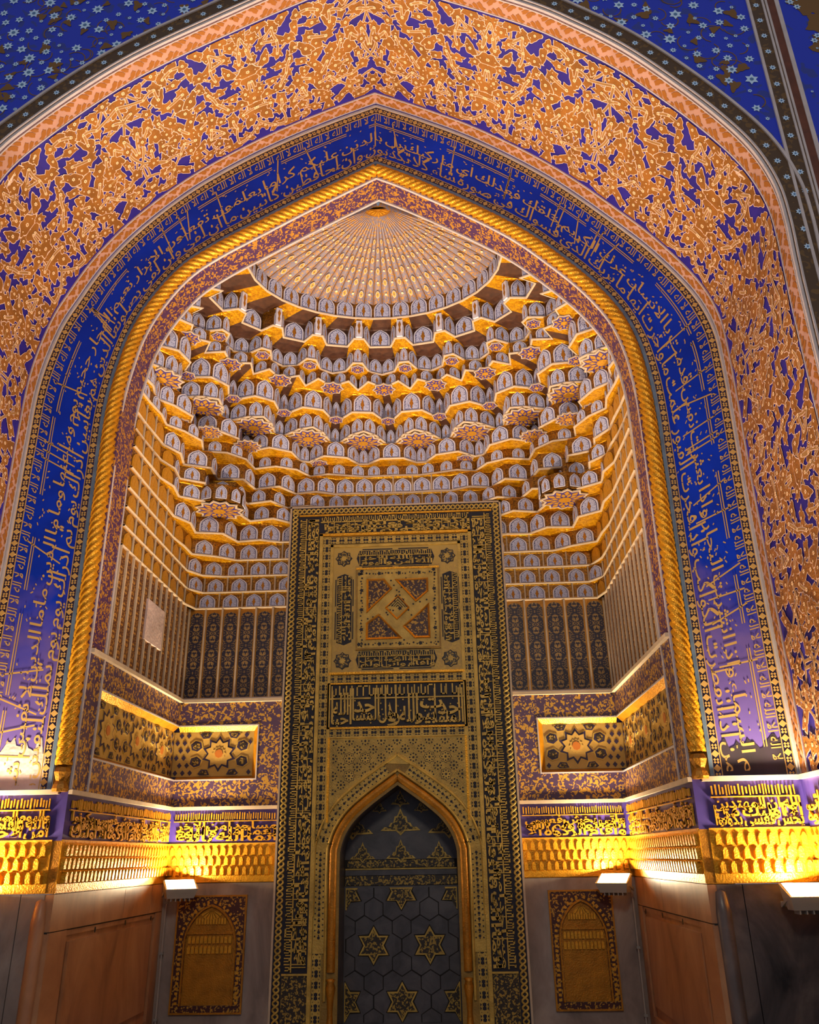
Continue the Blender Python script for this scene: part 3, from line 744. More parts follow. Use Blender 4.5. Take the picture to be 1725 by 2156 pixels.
# --- sprig-painted frame with the recessed star panels, z 2.115 .. 3.106
ZA, ZB_, RD = 2.36, 2.85, .055           # recess opening and depth
def frame_zone(face, u0, u1, r0, r1, par, openstart, openend):
    """r0..r1 recess along u; open ends run into the neighbouring wall's recess"""
    def strip(a, c, z0, z1):
        b = MB(); face.slab(b, a, c, z0, z1, -RD, 0); b.build('painted_frame', 'frame_floral', par)
    strip(u0, u1, LV['l'], ZA); strip(u0, u1, ZB_, LV['s']-.02)
    if not openstart: strip(u0, r0, ZA, ZB_)
    if not openend: strip(r1, u1, ZA, ZB_)
    b = MB(); b.quad(face(r0-.06, ZA, -RD), face(r1+.06, ZA, -RD), face(r1+.06, ZB_, -RD), face(r0-.06, ZB_, -RD)); b.build('recess_back', 'navy', par)
    e = .045; s0 = r0 if openstart else r0+e; s1 = r1 if openend else r1-e     # gilded splayed reveal
    b = MB(); b.quad(face(r0, ZB_, .001), face(r1, ZB_, .001), face(s1, ZB_-e, -RD+.004), face(s0, ZB_-e, -RD+.004))
    b.build('gilded_reveal', 'gold', par)
    b = MB(); b.quad(face(r0, ZA, .001), face(r1, ZA, .001), face(s1, ZA+e*.6, -RD+.004), face(s0, ZA+e*.6, -RD+.004)); b.build('gilded_reveal', 'gold_deep', par)
    for a, s_, op in ((r0, s0, openstart), (r1, s1, openend)):
        if not op:
            b = MB(); b.quad(face(a, ZA, .001), face(a, ZB_, .001), face(s_, ZB_-e, -RD+.004), face(s_, ZA+e*.6, -RD+.004)); b.build('gilded_reveal', 'gold', par)
    for z in (ZA-.012, ZB_):
        b = MB(); face.slab(b, r0-(0 if openstart else .012), r1+(0 if openend else .012), z, z+.012, 0, .006); b.build('fillet', 'pale_moulding', par)
    for a, op in ((r0-.012, openstart), (r1, openend)):
        if not op:
            b = MB(); face.slab(b, a, a+.012, ZA, ZB_, 0, .006); b.build('fillet', 'pale_moulding', par)
    b = MB(); face.slab(b, u0, u1, LV['s']-.03, LV['s'], 0, .035); b.build('ledge', 'cream', par)
    return s0, s1
def star_pts(face, u, z, R, n, k=.55, h=0., ph=0.):
    a = np.arange(2*n)*PI/n+ph+PI/2; r = np.where(np.arange(2*n) % 2 == 0, R, R*k)
    return [face(u+q*math.cos(w), z+q*math.sin(w), h) for q, w in zip(r, a)]
def girih(face, s0, s1, centres, par, z0=ZA+.03, z1=ZB_-.045, R=.135):
    """gold strapwork stars and navy hexagons on the recess floor"""
    zc = (z0+z1)/2; h = -RD+.002
    def clipu(p): return min(max(p, s0), s1)
    b = MB(); b.quad(face(s0, z0, h), face(s1, z0, h), face(s1, z1, h), face(s0, z1, h)); b.build('strapwork_ground', 'olive_floral2', par)
    n_u = int((s1-s0)/.066)
    for i in range(n_u):                  # small lozenges between the stars
        for j in range(6):
            u, z = s0+(i+.5+(.5 if j % 2 else 0))*(s1-s0)/n_u, z0+(j+.5)*(z1-z0)/6
            if u > s1-.03 or any(math.hypot(u-c, z-zc) < R*2.25 for c in centres): continue
            b = MB(); b.prism([face(u-.022, z, h), face(u, z-.026, h), face(u+.022, z, h), face(u, z+.026, h)], face.n*.005); b.build('lozenge', 'violet_dark', par)
    for c in centres:
        b = MB(); b.prism(star_pts(face, c, zc, R*1.34, 10, .70, h), face.n*.004); st = b.build('star', 'olive_gold', par)
        b = MB(); b.prism(star_pts(face, c, zc, R*1.25, 10, .70, h+.004), face.n*.002); b.build('star_ground', 'violet_dark', st)
        b = MB(); b.prism(star_pts(face, c, zc, R*1.0, 10, .74, h+.006), face.n*.005); b.prism(star_pts(face, c, zc, R*.5, 12, .8, h+.011), face.n*.004); b.build('star_inlay', 'olive_floral2', st)
        b = MB(); b.prism(star_pts(face, c, zc, R*.3, 8, .9, h+.015), face.n*.004); b.build('star_boss', 'flower_eye', st)
        for k in range(10):
            w = (k+.5)*PI/5; hu, hz = c+R*1.75*math.cos(w), zc+R*1.75*math.sin(w); q = R*.46
            pts = [(hu+q*1.15*math.cos(w+j*PI/3)*1.0, hz+q*math.sin(w+j*PI/3)) for j in range(6)]
            if min(p[0] for p in pts) < s0+.004 or max(p[0] for p in pts) > s1-.004: continue
            pts = [(p[0], min(max(p[1], z0+.004), z1-.004)) for p in pts]
            if max(p[1] for p in pts)-min(p[1] for p in pts) < .03: continue
            b = MB(); b.prism([face(p[0], p[1], h) for p in pts], face.n*.006); hx = b.build('hexagon', 'olive_gold', par)
            mu0, mz0 = sum(p[0] for p in pts)/6, sum(p[1] for p in pts)/6
            b = MB(); b.prism([face(mu0+(p[0]-mu0)*.82, mz0+(p[1]-mz0)*.82, h+.006) for p in pts], face.n*.001); b.build('hexagon_ground', 'violet_dark', hx)
            mu, mz = sum(p[0] for p in pts)/6, sum(p[1] for p in pts)/6
            b = MB(); b.prism([face(mu+(p[0]-mu)*.55, mz+(p[1]-mz)*.55, h+.007) for p in pts], face.n*.004); b.build('hexagon_motif', 'olive_floral', hx)
for face, u0, u1, r0, r1, par, os_, oe, cs in (
        (BK, 0, XB+MX-MH, 0, XB-1.335, wb, True, False, (.40,)), (BK, XB+MX+MH, 2*XB, XB+1.36, 2*XB, wb, False, True, (2*XB-.40,)),
        (LW, 0, 2.2, 0, 1.93, wlft, True, False, (.32, .96, 1.6)), (RW, 0, 2.2, 0, 1.93, wrgt, True, False, (.32, .96, 1.6))):
    s0, s1 = frame_zone(face, u0, u1, r0, r1, par, os_, oe)
    girih(face, s0-(.05 if os_ else 0), s1+(.05 if oe else 0), cs, par)
# --- tall striped panels, z 3.106 .. 4.026
def stripes(face, u0, u1, n, par, mpanel, patch=None):
    w = (u1-u0)/n; z0, z1 = LV['s'], LV['r']
    for i in range(n):
        a, c = u0+i*w+.009, u0+(i+1)*w-.009; m_ = (a+c)/2; hw = (c-a)/2*.86; zs = z1-.10
        b = MB(); face.slab(b, a-.009, c+.009, z0, z1, -.07, 0); gr = b.build('panel_ground', 'gold_deep', par)
        out = [(m_-hw, z0+.02), (m_+hw, z0+.02), (m_+hw, zs)]+[(m_+hw*math.cos(q), zs+hw*.95*math.sin(q)) for q in np.linspace(.25, PI-.25, 7)]+[(m_-hw, zs)]
        b = MB(); o = b.add([face(x, z, .004) for x, z in out], (tuple(range(len(out))),), 0, [((x-m_)*6, (z-z0)*6) for x, z in out]); b.build('arabesque_panel', mpanel, gr)
    for i in range(n+1):
        u = u0+i*w; b = MB(); face.slab(b, max(u-.009, u0), min(u+.009, u1), z0, z1, 0, .018); b.build('rib', 'cream', par)
    b = MB(); face.slab(b, u0, u1, z0, z0+.014, 0, .016); b.build('sill', 'pale_moulding', par)
stripes(BK, 0, XB+MX-MH, 6, wb, 'stripe_panel'); stripes(BK, XB+MX+MH, 2*XB, 5, wb, 'stripe_panel')
stripes(LW, .02, YB-YI, 13, wlft, 'stripe_panel_gold'); stripes(RW, .02, YB-YI, 13, wrgt, 'stripe_panel_gold')
for face, par in ((LW, wlft), (RW, wrgt)):
    b = MB(); face.slab(b, YB-YI, YB, LV['s'], 5.6, -.07, -.001); b.build('painted_margin', 'small_floral', par)
b = MB(); LW.slab(b, .78, 1.22, 3.42, 3.78, .0, .022); b.build('blank_repair_patch', 'plaster', wlft)
# --- marble dado
def dado(face, u0, u1, par, joints, tone):
    zt = LV['d']; z1 = 1.235
    us = [u0]+joints+[u1]
    for a, c in zip(us[:-1], us[1:]):
        b = MB(); face.slab(b, a+.003, c-.003, z1+.006, zt-.004, -.06, .0); b.build('top_block', tone, par)
    b = MB(); face.slab(b, u0, u1, 0, z1, -.08, -.03); b.build('dado_slab', tone, par)
    return z1
for face, par in ((LW, wlft), (RW, wrgt)):
    z1 = dado(face, 0, YB, par, [.32, .95], 'marble_tan')
    L = YB
    for a, c, z0, zz in ((.0, .16, 0, z1), (1.95, L, 0, z1), (.16, 1.95, 0, .42)):
        b = MB(); face.slab(b, a+.003, c-.003, z0, zz, -.03, .0); b.build('stone_frame', 'marble_tan', par)
    b = MB(); face.slab(b, .22, 1.88, .50, 1.16, -.03, -.006); b.build('raised_panel', 'marble_tan', par)
    b = MB(); face.slab(b, .16, 1.95, 1.20, z1, -.03, -.012); b.build('stone_frame', 'marble_tan', par)
    for u, z in ((.25, 1.2), (.85, 1.205), (1.45, 1.2)):
        b = MB(); b.prism([face(u+.014*math.cos(q), z+.02*math.sin(q), -.012) for q in np.linspace(0, 2*PI, 9)[:-1]], face.n*.002); b.build('peg_hole', 'joint_dark', par)
    b = MB(); face.slab(b, 0, YB, z1-.004, z1+.006, -.05, -.012); b.build('joint', 'joint_dark', par)
for u0, u1 in ((0, XB+MX-MH), (XB+MX+MH, 2*XB)):
    b = MB(); BK.slab(b, u0, u1, 0, LV['d']-.004, -.06, .0); b.build('dado_slab', 'marble_grey', wb)
for face, par, m_, w in ((PLF, wpl, 'marble_grey', .69), (PRF, wpr, 'marble_dark', .65)):
    for a, c in ((0, .16), (.16, w)):
        b = MB(); face.slab(b, a+(.003 if a else 0), c-.003, 0, LV['d']-.004, -.06, .0); b.build('dado_slab', m_, par)
    b = MB(); lathe(b, face(.02, 0)[0], .01, [(.05, 0), (.05, 1.3), (.035, 1.42), (.0, 1.44)], 12); b.build('corner_colonnette', 'marble_tan' if face is PLF else m_, par, smooth=True)

# ------------------------------------------------------------------ muqarnas vault
_bz = ([5.0, 5.45, 5.6, 5.8, 5.95, 6.2, 6.5, 6.8, 6.95], [1.91, 1.905, 1.8, 1.66, 1.55, 1.32, 1.03, .88, .84])
_nz = ([4.0, 4.2, 4.35, 4.5, 4.7, 4.9, 5.2, 5.45, 5.7], [60, 40, 20, 9, 4.8, 3.3, 2.7, 2.4, 2.0])
class Plan:
    """plan outline of a tier at height z: superellipse running from the right front to the left front"""
    def __init__(s, z, nodes):
        aR = min(INN.halfwidth(1, z), XB)+(.012 if z > 5 else 0); aL = min(INN.halfwidth(0, z), XB)+(.012 if z > 5 else 0)
        bb = float(np.interp(z, *_bz)); n = float(np.interp(z, *_nz)); th = np.linspace(0, PI, 1601)
        c, q = np.cos(th), np.sin(th); q[0] = q[-1] = 0.; c[800] = 0.
        x = np.where(c >= 0, aR, aL)*np.sign(c)*np.abs(c)**(2/n); y = bb*np.abs(q)**(2/n)
        p = np.stack([x, y+YI], 1); L = np.concatenate([[0], np.cumsum(np.linalg.norm(np.diff(p, axis=0), axis=1))])
        s.u = L/L[-1]; s.c = p; s.L = L[-1]; s.z = z
        s.nodes = []; s.offs = []
        for u, off in nodes:
            b0 = s.base(u); nn = s.out(u); d = min(XB-abs(b0[0]), YB-b0[1]); dev = min(max((d)/.16, 0), 1)
            if u < 1e-6 or u > 1-1e-6: off = 0
            o = off*dev if off > 0 else off*min(1, dev+.0)
            s.nodes.append((u, b0+nn*o, dev)); s.offs.append(o)
        s.nu = np.array([q[0] for q in s.nodes]); s.np = np.array([q[1] for q in s.nodes])
    def base(s, u): return np.array([np.interp(u, s.u, s.c[:, 0]), np.interp(u, s.u, s.c[:, 1])])
    def out(s, u):
        d = s.base(min(u+.01, 1))-s.base(max(u-.01, 0)); n = np.array([d[1], -d[0]]); n /= np.linalg.norm(n); return n
    def at(s, u): return np.array([np.interp(u, s.nu, s.np[:, 0]), np.interp(u, s.nu, s.np[:, 1])])
def bays(nb, pat, shift=0.):
    us = sorted({round(((i+f)/nb+shift/nb), 6): o for i in range(-1, nb+1) for f, o in pat}.items())
    us = [(u, o) for u, o in us if .3/nb/len(pat) < u < 1-.3/nb/len(pat)]
    return [(0., 0.)]+us+[(1., 0.)]
TIERS = [(6.78, bays(17, [(0, .0)])),
         (6.55, bays(9, [(.11, -.085), (.25, .06), (.75, .06), (.89, -.085)])),
         (6.36, bays(9, [(.09, -.09), (.23, .07), (.5, .13), (.77, .07), (.91, -.09)])),
         (6.22, bays(9, [(.0, .08), (.2, -.09), (.5, .03), (.8, -.09)])),
         (5.98, bays(10, [(.08, .09), (.3, -.09), (.7, -.09), (.92, .09)])),
         (5.79, bays(10, [(.08, .12), (.27, -.08), (.5, -.17), (.73, -.08), (.92, .12)])),
         (5.595, bays(10, [(.08, .10), (.3, -.08), (.7, -.08), (.92, .10)], .5)),
         (5.46, bays(11, [(0., .08), (.3, -.08), (.7, -.08)]))]
LOW = [(z, bays(34, [(0, o if i % 2 else -.02)])) for i, (z, o) in enumerate([(5.26, 0), (5.10, 0), (4.93, 0), (4.727, 0), (4.54, 0), (4.367, 0), (4.196, 0), (4.026, 0)])]
def zig(n, a, k):                        # alternating nodes, used in the corner squinches
    return [(i/n, (a if (i+k) % 2 else -a) if 0 < i < n else 0) for i in range(n+1)]
LOW = [(z, zig(32+(i % 2), .085, i)) for i, (z, _) in enumerate(LOW)]

mq = thing('muqarnas_vault', 'honeycomb muqarnas vault of white and gold arched cells', 'vault', (0, 1.3, 5.46))
lw = thing('arched_tile_courses', 'stacked courses of small arched tiles with corner squinches below the honeycomb vault', 'tile courses', (0, 1.3, 4.026))
# one painted arched panel, shared by all cells (unit width, unit height)
def unit_panel():
    b = MB(); hw = .5
    def arch(s, z0, top, h):
        return [(-hw*s, h, z0), (hw*s, h, z0), (hw*s, h, .50*top), (hw*s*.91, h, .66*top), (hw*s*.62, h, .82*top), (0, h, top), (-hw*s*.62, h, .82*top), (-hw*s*.91, h, .66*top), (-hw*s, h, .50*top)]
    b.prism(arch(1, 0, 1, 0), (0, -.007, 0), 0)
    b.prism(arch(.84, .05, .945, -.007), (0, -.001, 0), 3); b.prism(arch(.77, .07, .905, -.008), (0, -.0015, 0), 1)
    b.prism([(-.05, -.0095, .10), (.05, -.0095, .10), (.03, -.0095, .2), (.11, -.0095, .36), (0, -.0095, .72), (-.11, -.0095, .36), (-.03, -.0095, .2)], (0, -.002, 0), 2)
    o = b.build('painted_panel', ['panel_rim', 'panel_field', 'gold_deep', 'panel_line'], None, origin=(0, 0, 0)); me = o.data; bpy.data.objects.remove(o); return me
PANEL = unit_panel()
def unit_panel_lit():  # side-wall panel copy, its golden tint stands for grazing light
    me = PANEL.copy(); me.materials.clear()
    for m_ in ('gold_relief', 'side_tile', 'gold_deep', 'gold_deep'): me.materials.append(MATS[m_])
    return me
PANEL_LIT = unit_panel_lit()
def cell(par, lo, hi, j, vf=.66, pf=.64, name='muqarnas_cell', flat=False, side_lit=False):
    """one cell between node j and j+1 of the lower outline `lo`, closed above by a cove up to the outline `hi`"""
    u0, p0, d0 = lo.nodes[j]; u1, p1, d1 = lo.nodes[j+1]; H = hi.z-lo.z; zv = lo.z+vf*H
    us = sorted(set([u0, u1]+[u for u in hi.nu if u0+1e-5 < u < u1-1e-5]))
    bot = [p0+(p1-p0)*((u-u0)/(u1-u0)) for u in us]; top = [hi.at(u) for u in us]
    dev = max(d0, d1)
    org = ((p0[0]+p1[0])/2, (p0[1]+p1[1])/2, lo.z)
    b = MB()
    b.grid([[(q[0], q[1], lo.z) for q in bot], [(q[0], q[1], zv) for q in bot]], 0)
    rows = []
    for k in range(5):
        w = k/4*PI/2; f = 1-math.cos(w)
        rows.append([(a[0]+(c[0]-a[0])*f, a[1]+(c[1]-a[1])*f, zv+(hi.z-zv)*math.sin(w)) for a, c in zip(bot, top)])
    b.grid(rows, 1)
    e = p1-p0; L = float(np.linalg.norm(e)); ax = e/max(L, 1e-9); n = np.array([ax[1], -ax[0]])
    if np.dot(n, np.array([0, YI])-np.array(org[:2])) < 0: n = -n
    if dev < .08:                        # flat stretch of wall: pale upright between neighbouring tiles
        b.grid([[(p0[0]+n[0]*h+ax[0]*w, p0[1]+n[1]*h+ax[1]*w, z) for h, w in ((0, -.007), (.012, -.007), (.012, .007), (0, .007))] for z in (lo.z, hi.z)], 2)
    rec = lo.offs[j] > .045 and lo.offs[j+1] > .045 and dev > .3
    o = b.build(name, ['niche_brown', 'niche_brown', 'cream'] if rec else ['mosaic', 'mosaic_lit', 'cream'], par, origin=org)
    if L > .035:
        X = Vector((ax[0], ax[1], 0)); Yv = -Vector((n[0], n[1], 0)); Z = Vector((0, 0, 1))
        if X.cross(Yv).z < 0: X = -X
        rot = Matrix((X, Yv, Z)).transposed().to_quaternion()
        pw = min(L*.88, H*.95)
        pl = place('painted_panel', PANEL_LIT if side_lit else PANEL, o, (org[0]+n[0]*.001, org[1]+n[1]*.001, lo.z+.012), rot=rot, scale=(pw, 1, (pf if dev > .08 else .82)*H))
    return o
def ledge(par, plan, w=.018, h=.016, name='ledge', skip=None):
    pts = plan.np; n = len(pts); q = []
    for i in range(n):
        a = pts[i]-pts[max(i-1, 0)]; c = pts[min(i+1, n-1)]-pts[i]
        na = np.array([-a[1], a[0]]); nc = np.array([-c[1], c[0]])
        na = na/max(np.linalg.norm(na), 1e-9); nc = nc/max(np.linalg.norm(nc), 1e-9); m_ = na+nc; m_ /= max(np.linalg.norm(m_), 1e-9)
        if np.dot(m_, np.array([0, YI+.2])-pts[i]) < 0: m_ = -m_
        k = 1/max(.55, abs(float(np.dot(m_, nc if np.linalg.norm(c) else na)))); q.append(m_*k)
    b = MB()
    prof = [(-.006, 0), (-.006, h*.9), (w*.6, h*.9), (w, h*.3), (w*.7, -h*.25), (0, -h*.3)]
    b.grid([[(p[0]+m_[0]*d, p[1]+m_[1]*d, plan.z+e) for d, e in prof] for p, m_ in zip(pts, q)])
    return b.build(name, 'cream', par)
plans = [Plan(z, nd) for z, nd in TIERS]
ringtop = Plan(6.99, bays(17, [(0, .0)])); ringtop.np = plans[0].np*np.array([.985, 1])+np.array([0, -.0])
lows = [Plan(z, nd) for z, nd in LOW]
for k, lo in enumerate(plans):
    hi = plans[k-1] if k else ringtop
    ledge(mq, lo)
    for j in range(len(lo.nodes)-1):
        if lo.nodes[j+1][0]-lo.nodes[j][0] < 1e-4: continue
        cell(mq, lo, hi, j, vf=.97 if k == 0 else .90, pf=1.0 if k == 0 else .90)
for k, lo in enumerate(lows):
    hi = lows[k-1] if k else plans[-1]
    ledge(lw, lo, .02, .017)
    for j in range(len(lo.nodes)-1):
        p = (lo.nodes[j][1]+lo.nodes[j+1][1])/2
        if abs(p[0]-MX) < .98 and p[1] > 2.1 and hi.z < 5.2: continue
        cell(lw, lo, hi, j, vf=.9, pf=.86, name='tile_cell', side_lit=abs(p[0]) > 2.05)
# star medallions on the soffits
def star_mesh(n, name):
    b = MB(); a = np.arange(2*n)*PI/n
    def ring(R, k, z): return [(r*math.cos(w), r*math.sin(w), z) for r, w in zip(np.where(np.arange(2*n) % 2 == 0, R, R*k), a)]
    b.prism(ring(1, .80, .0), (0, 0, -.012), 0); b.prism(ring(.88, .80, -.012), (0, 0, -.002), 1)
    for i in range(n):
        for (R, s, off) in ((.64, .135, 0), (.42, .11, .5)):
            w = 2*PI*(i+off)/n; c, q = math.cos(w), math.sin(w); ps = [(-1.5, 0), (0, -.8), (1.6, 0), (0, .8)]
            b.poly([(c*(R+x*s)-q*y*s, q*(R+x*s)+c*y*s, -.0155) for x, y in ps], 2)
    b.poly([(.26*math.cos(w), .26*math.sin(w), -.017) for w in np.linspace(0, 2*PI, 13)[:-1]], 3)
    o = b.build(name, ['cream', 'violet', 'gold_relief', 'gold'], None, origin=(0, 0, 0)); me = o.data; bpy.data.objects.remove(o); return me
ST12, ST8, ST6 = star_mesh(12, 'star12'), star_mesh(8, 'star8'), star_mesh(6, 'star6')
def put_star(par, me, x, y, z, r, rz=0.):
    return place('star_medallion', me, par, (x, y, z), rot=Matrix.Rotation(rz, 4, 'Z').to_quaternion(), scale=(r, r, 1))
def stars_on(plan, nb, me, r, off, shift=.5, zd=-.006):
    for i in range(nb):
        u = (i+shift)/nb
        if not .03 < u < .97: continue
        p = plan.base(u)+plan.out(u)*off; n = plan.out(u); put_star(mq, me, p[0], p[1], plan.z+zd, r, math.atan2(n[1], n[0]))
stars_on(plans[5], 10, ST12, .215, .055)
stars_on(plans[2], 9, ST6, .08, -.005, 0.); stars_on(plans[3], 9, ST8, .125, .03, .5)
stars_on(plans[4], 10, ST6, .085, .06, 0.); stars_on(plans[6], 4, ST8, .10, .08, .5)
for sx in (-1, 1):
    for (x, y, z, r) in ((1.47, 1.63, 5.585, .15), (1.78, 1.30, 5.585, .14)): put_star(mq, ST12, sx*x, y, z, r)
    o = put_star(lw, ST12, sx*1.74, 1.74, 4.92, .25)
    b = MB(); b.prism([(sx*1.74+.24*math.cos(w), 1.74+.24*math.sin(w), 4.935) for w in np.linspace(0, 2*PI, 13)[:-1]], (0, 0, .17)); b.build('star_drum', 'mosaic', lw, origin=(sx*1.74, 1.74, 4.93))
    drum_r = .243
    for i in range(10):
        w = 2*PI*i/10; x, y = sx*1.74+drum_r*math.cos(w), 1.74+drum_r*math.sin(w)
        if math.sin(w) > .75 or sx*math.cos(w) > .75: continue
        place('painted_panel', PANEL, lw, (x, y, 4.945), rot=Matrix.Rotation(w+PI/2, 4, 'Z').to_quaternion(), scale=(.11, 1, .14))
# slim bracket colonnettes hanging below the ring of the ribbed dome
for i in range(1, 9):
    u = i/9; p = plans[1].at(u); n = plans[1].out(u); b = MB()
    X = Vector((n[1], -n[0], 0)).normalized(); Nn = -Vector((n[0], n[1], 0))
    c = Vector((p[0], p[1], 6.56))+Nn*.004
    b.prism([tuple(c-X*.03), tuple(c+X*.03), tuple(c+X*.03+Vector((0, 0, .2))), tuple(c-X*.03+Vector((0, 0, .2)))], Nn*.03, 0)
    b.prism([tuple(c+Nn*.03+X*a+Vector((0, 0, z))) for a, z in ((0, .03), (.013, .07), (.006, .1), (.016, .14), (0, .18), (-.016, .14), (-.006, .1), (-.013, .07))], Nn*.004, 1)
    b.build('bracket_colonnette', ['panel_rim', 'gold_deep'], mq)

# ------------------------------------------------------------------ ribbed half dome at the crown
cd = thing('ribbed_half_dome', 'fan-ribbed half dome with gold almond rosettes at the crown of the vault', 'half dome', (0, .9, 6.955))
APX = np.array([-.012, YI+.03, INN.p(.5)[0][1]-.03])
NF = 34
def dome(u, s):
    p = ringtop.at(u); e = s**.88
    return np.array([p[0]+(APX[0]-p[0])*s, p[1]+(APX[1]-p[1])*s, 6.955+(APX[2]-6.955)*e])
b = MB(); ss = np.linspace(0, 1, 15)
for i in range(NF):
    u0, u1 = i/NF, (i+1)/NF; um = (u0+u1)/2
    def bulge(u, s, k): 
        q = dome(u, s); c = np.array([0, YI+.1, 6.6]); d = (q-c)/np.linalg.norm(q-c); return q+d*k*(1-s)
    b.grid([[tuple(bulge(u, s, k)) for u, k in ((u0, 0), (u0+.25*(u1-u0), .012), (um, .016), (u0+.75*(u1-u0), .012), (u1, 0))] for s in ss])
b.build('dome_shell', 'conch_field', cd, smooth=False)
b = MB()                                 # webs closing the gap between the dome's front edges and the arch reveal
for u in (0, 1):
    b.grid([[tuple(dome(u, s)+np.array([0, .004, -.02])) for s in ss], [tuple(dome(u, s)+np.array([0, -.03, .0])+np.array([(-1 if u else 1)*.06, 0, .16])) for s in ss]])
b.build('dome_edge', 'conch_field', cd)
for i in range(1, NF):
    b = MB(); u = i/NF; w = .0042
    rr = []
    for s in ss[:-1]:
        q = dome(u, s); q1 = dome(u+1e-3, s); tdir = (q1-q)/max(np.linalg.norm(q1-q), 1e-9); c = np.array([0, YI, 6.3]); d = (c-q)/np.linalg.norm(c-q); ww = w*(1-.7*s)
        rr.append([tuple(q-tdir*ww), tuple(q+d*.006), tuple(q+tdir*ww)])
    b.grid(rr); b.build('dome_rib', 'gold_deep', cd)
b = MB(); pts = [(.5*math.sin(w), .5*math.cos(w)) for w in np.linspace(0, 2*PI, 13)[:-1]]
b.prism([(x*.62*(1-abs(z)*.5), 0, z) for x, z in pts], (0, -.006, 0), 0); b.prism([(x*.40*(1-abs(z)*.5), -.006, z*.68) for x, z in pts], (0, -.003, 0), 1); b.prism([(x*.12, -.009, z*.2) for x, z in pts], (0, -.002, 0), 2)
o = b.build('almond', ['cream', 'gold_relief', 'violet'], None, origin=(0, 0, 0)); ALM = o.data; bpy.data.objects.remove(o)
fl = MB()
for i in range(NF):
    um = (i+.5)/NF
    for k, s in enumerate((.10, .22, .34, .45, .55, .64)):
        if (i+k) % 2 and k < 6:
            q = dome(um, s); qa = dome(um, s+.02); ql = dome(um-.004, s)
            up = Vector(qa-q).normalized(); sd = Vector(q-ql).normalized(); nrm = up.cross(sd).normalized()
            if nrm.dot(Vector((0, YI-.6, 6.2))-Vector(q)) > 0: nrm = -nrm
            sd = nrm.cross(up); rot = Matrix((-sd, nrm, up)).transposed()
            if rot.determinant() < 0: rot = Matrix((sd, nrm, up)).transposed()
            place('almond_rosette', ALM, cd, tuple(Vector(q)-nrm*.002+Vector((0, 0, 0))), rot=rot.to_quaternion(), scale=(.085*(1-s*.75), 1, .085*(1-s*.55)))
        elif k < 5:
            q = dome(um, s); qa = dome(um, s+.02); ql = dome(um-.004, s); up = Vector(qa-q).normalized(); sd = Vector(q-ql).normalized(); nrm = up.cross(sd).normalized()
            if nrm.dot(Vector((0, YI-.6, 6.2))-Vector(q)) < 0: nrm = -nrm
            r = .017*(1-s*.6); fl.poly([tuple(Vector(q)+nrm*.004+(up*math.cos(w)+sd*math.sin(w))*r*(1 if j % 2 else .6)) for j, w in enumerate(np.linspace(0, 2*PI, 11)[:-1])])
fl.build('painted_blossoms', 'flower_pale', cd, kind='stuff')
b = MB(); a = np.linspace(PI, 2*PI, 15)
for R, z, mi in ((.15, -.05, 1), (.11, -.04, 0)):
    b.prism([(APX[0]+R*math.cos(w), APX[1]-R*math.sin(w)*.9, APX[2]+z) for w in a], (0, 0, .03), mi)
for i in range(7):
    w = PI+PI*(i+.5)/7; b.prism([(APX[0]+r*math.cos(w+d), APX[1]-r*.9*math.sin(w+d), APX[2]-.052) for r, d in ((.02, 0), (.07, -.12), (.1, 0), (.07, .12))], (0, 0, -.006), 0)
b.build('sun_boss', ['gold', 'gold_deep'], cd)

# ------------------------------------------------------------------ mihrab
YM = 2.12
mh = thing('mihrab', 'tall gilded marble mihrab panel with carved inscriptions and a dark pointed doorway niche', 'mihrab', (MX, YM, 0))
MF = Face((MX, YM), (1, 0), (0, -1))
def mslab(name, x0, x1, z0, z1, h0, h1, m_, par=mh):
    b = MB(); MF.slab(b, x0, x1, z0, z1, h0, h1); return b.build(name, m_, par)
DL = [(-.525, 0), (-.525, .9), (-.525, 1.62), (-.515, 1.74), (-.47, 1.86), (-.385, 1.975), (-.25, 2.09), (-.11, 2.19), (0, 2.265)]
DR = [(-x, z) for x, z in DL]
DOOR = Arch(DL, DR)
def door_strip(bb, o0, o1, h, mi=0, t0=0., Y2=None):
    for a, c in ((t0, .4999), (.5001, 1-t0)):
        t = np.linspace(a, c, 60); p = DOOR.p(t); n = DOOR.nrm(t)
        bb.grid([[MF(q[0], q[1], h) for q in p+n*o0], [MF(q[0], q[1], h if Y2 is None else Y2) for q in p+n*o1]], mi)
# body in front of the back wall, open at the doorway
b = MB()
for sx in (-1, 1): MF.slab(b, *sorted((sx*.66, sx*MH)), 0, 5.07, -.2, 0)
MF.slab(b, -.66, .66, 2.68, 5.07, -.2, 0)
for side in (0, 1):
    f = np.linspace(0, 1, 60); p = DOOR.half(side, f); sx = -1 if side == 0 else 1
    b.grid([[MF(x, z, 0) for x, z in p], [MF(sx*.66, z, 0) for x, z in p]]); b.quad(MF(0, 2.265), MF(sx*.66, 2.265), MF(sx*.66, 2.69), MF(0, 2.69))
b.build('mihrab_body', 'olive_gold_dark', mh)
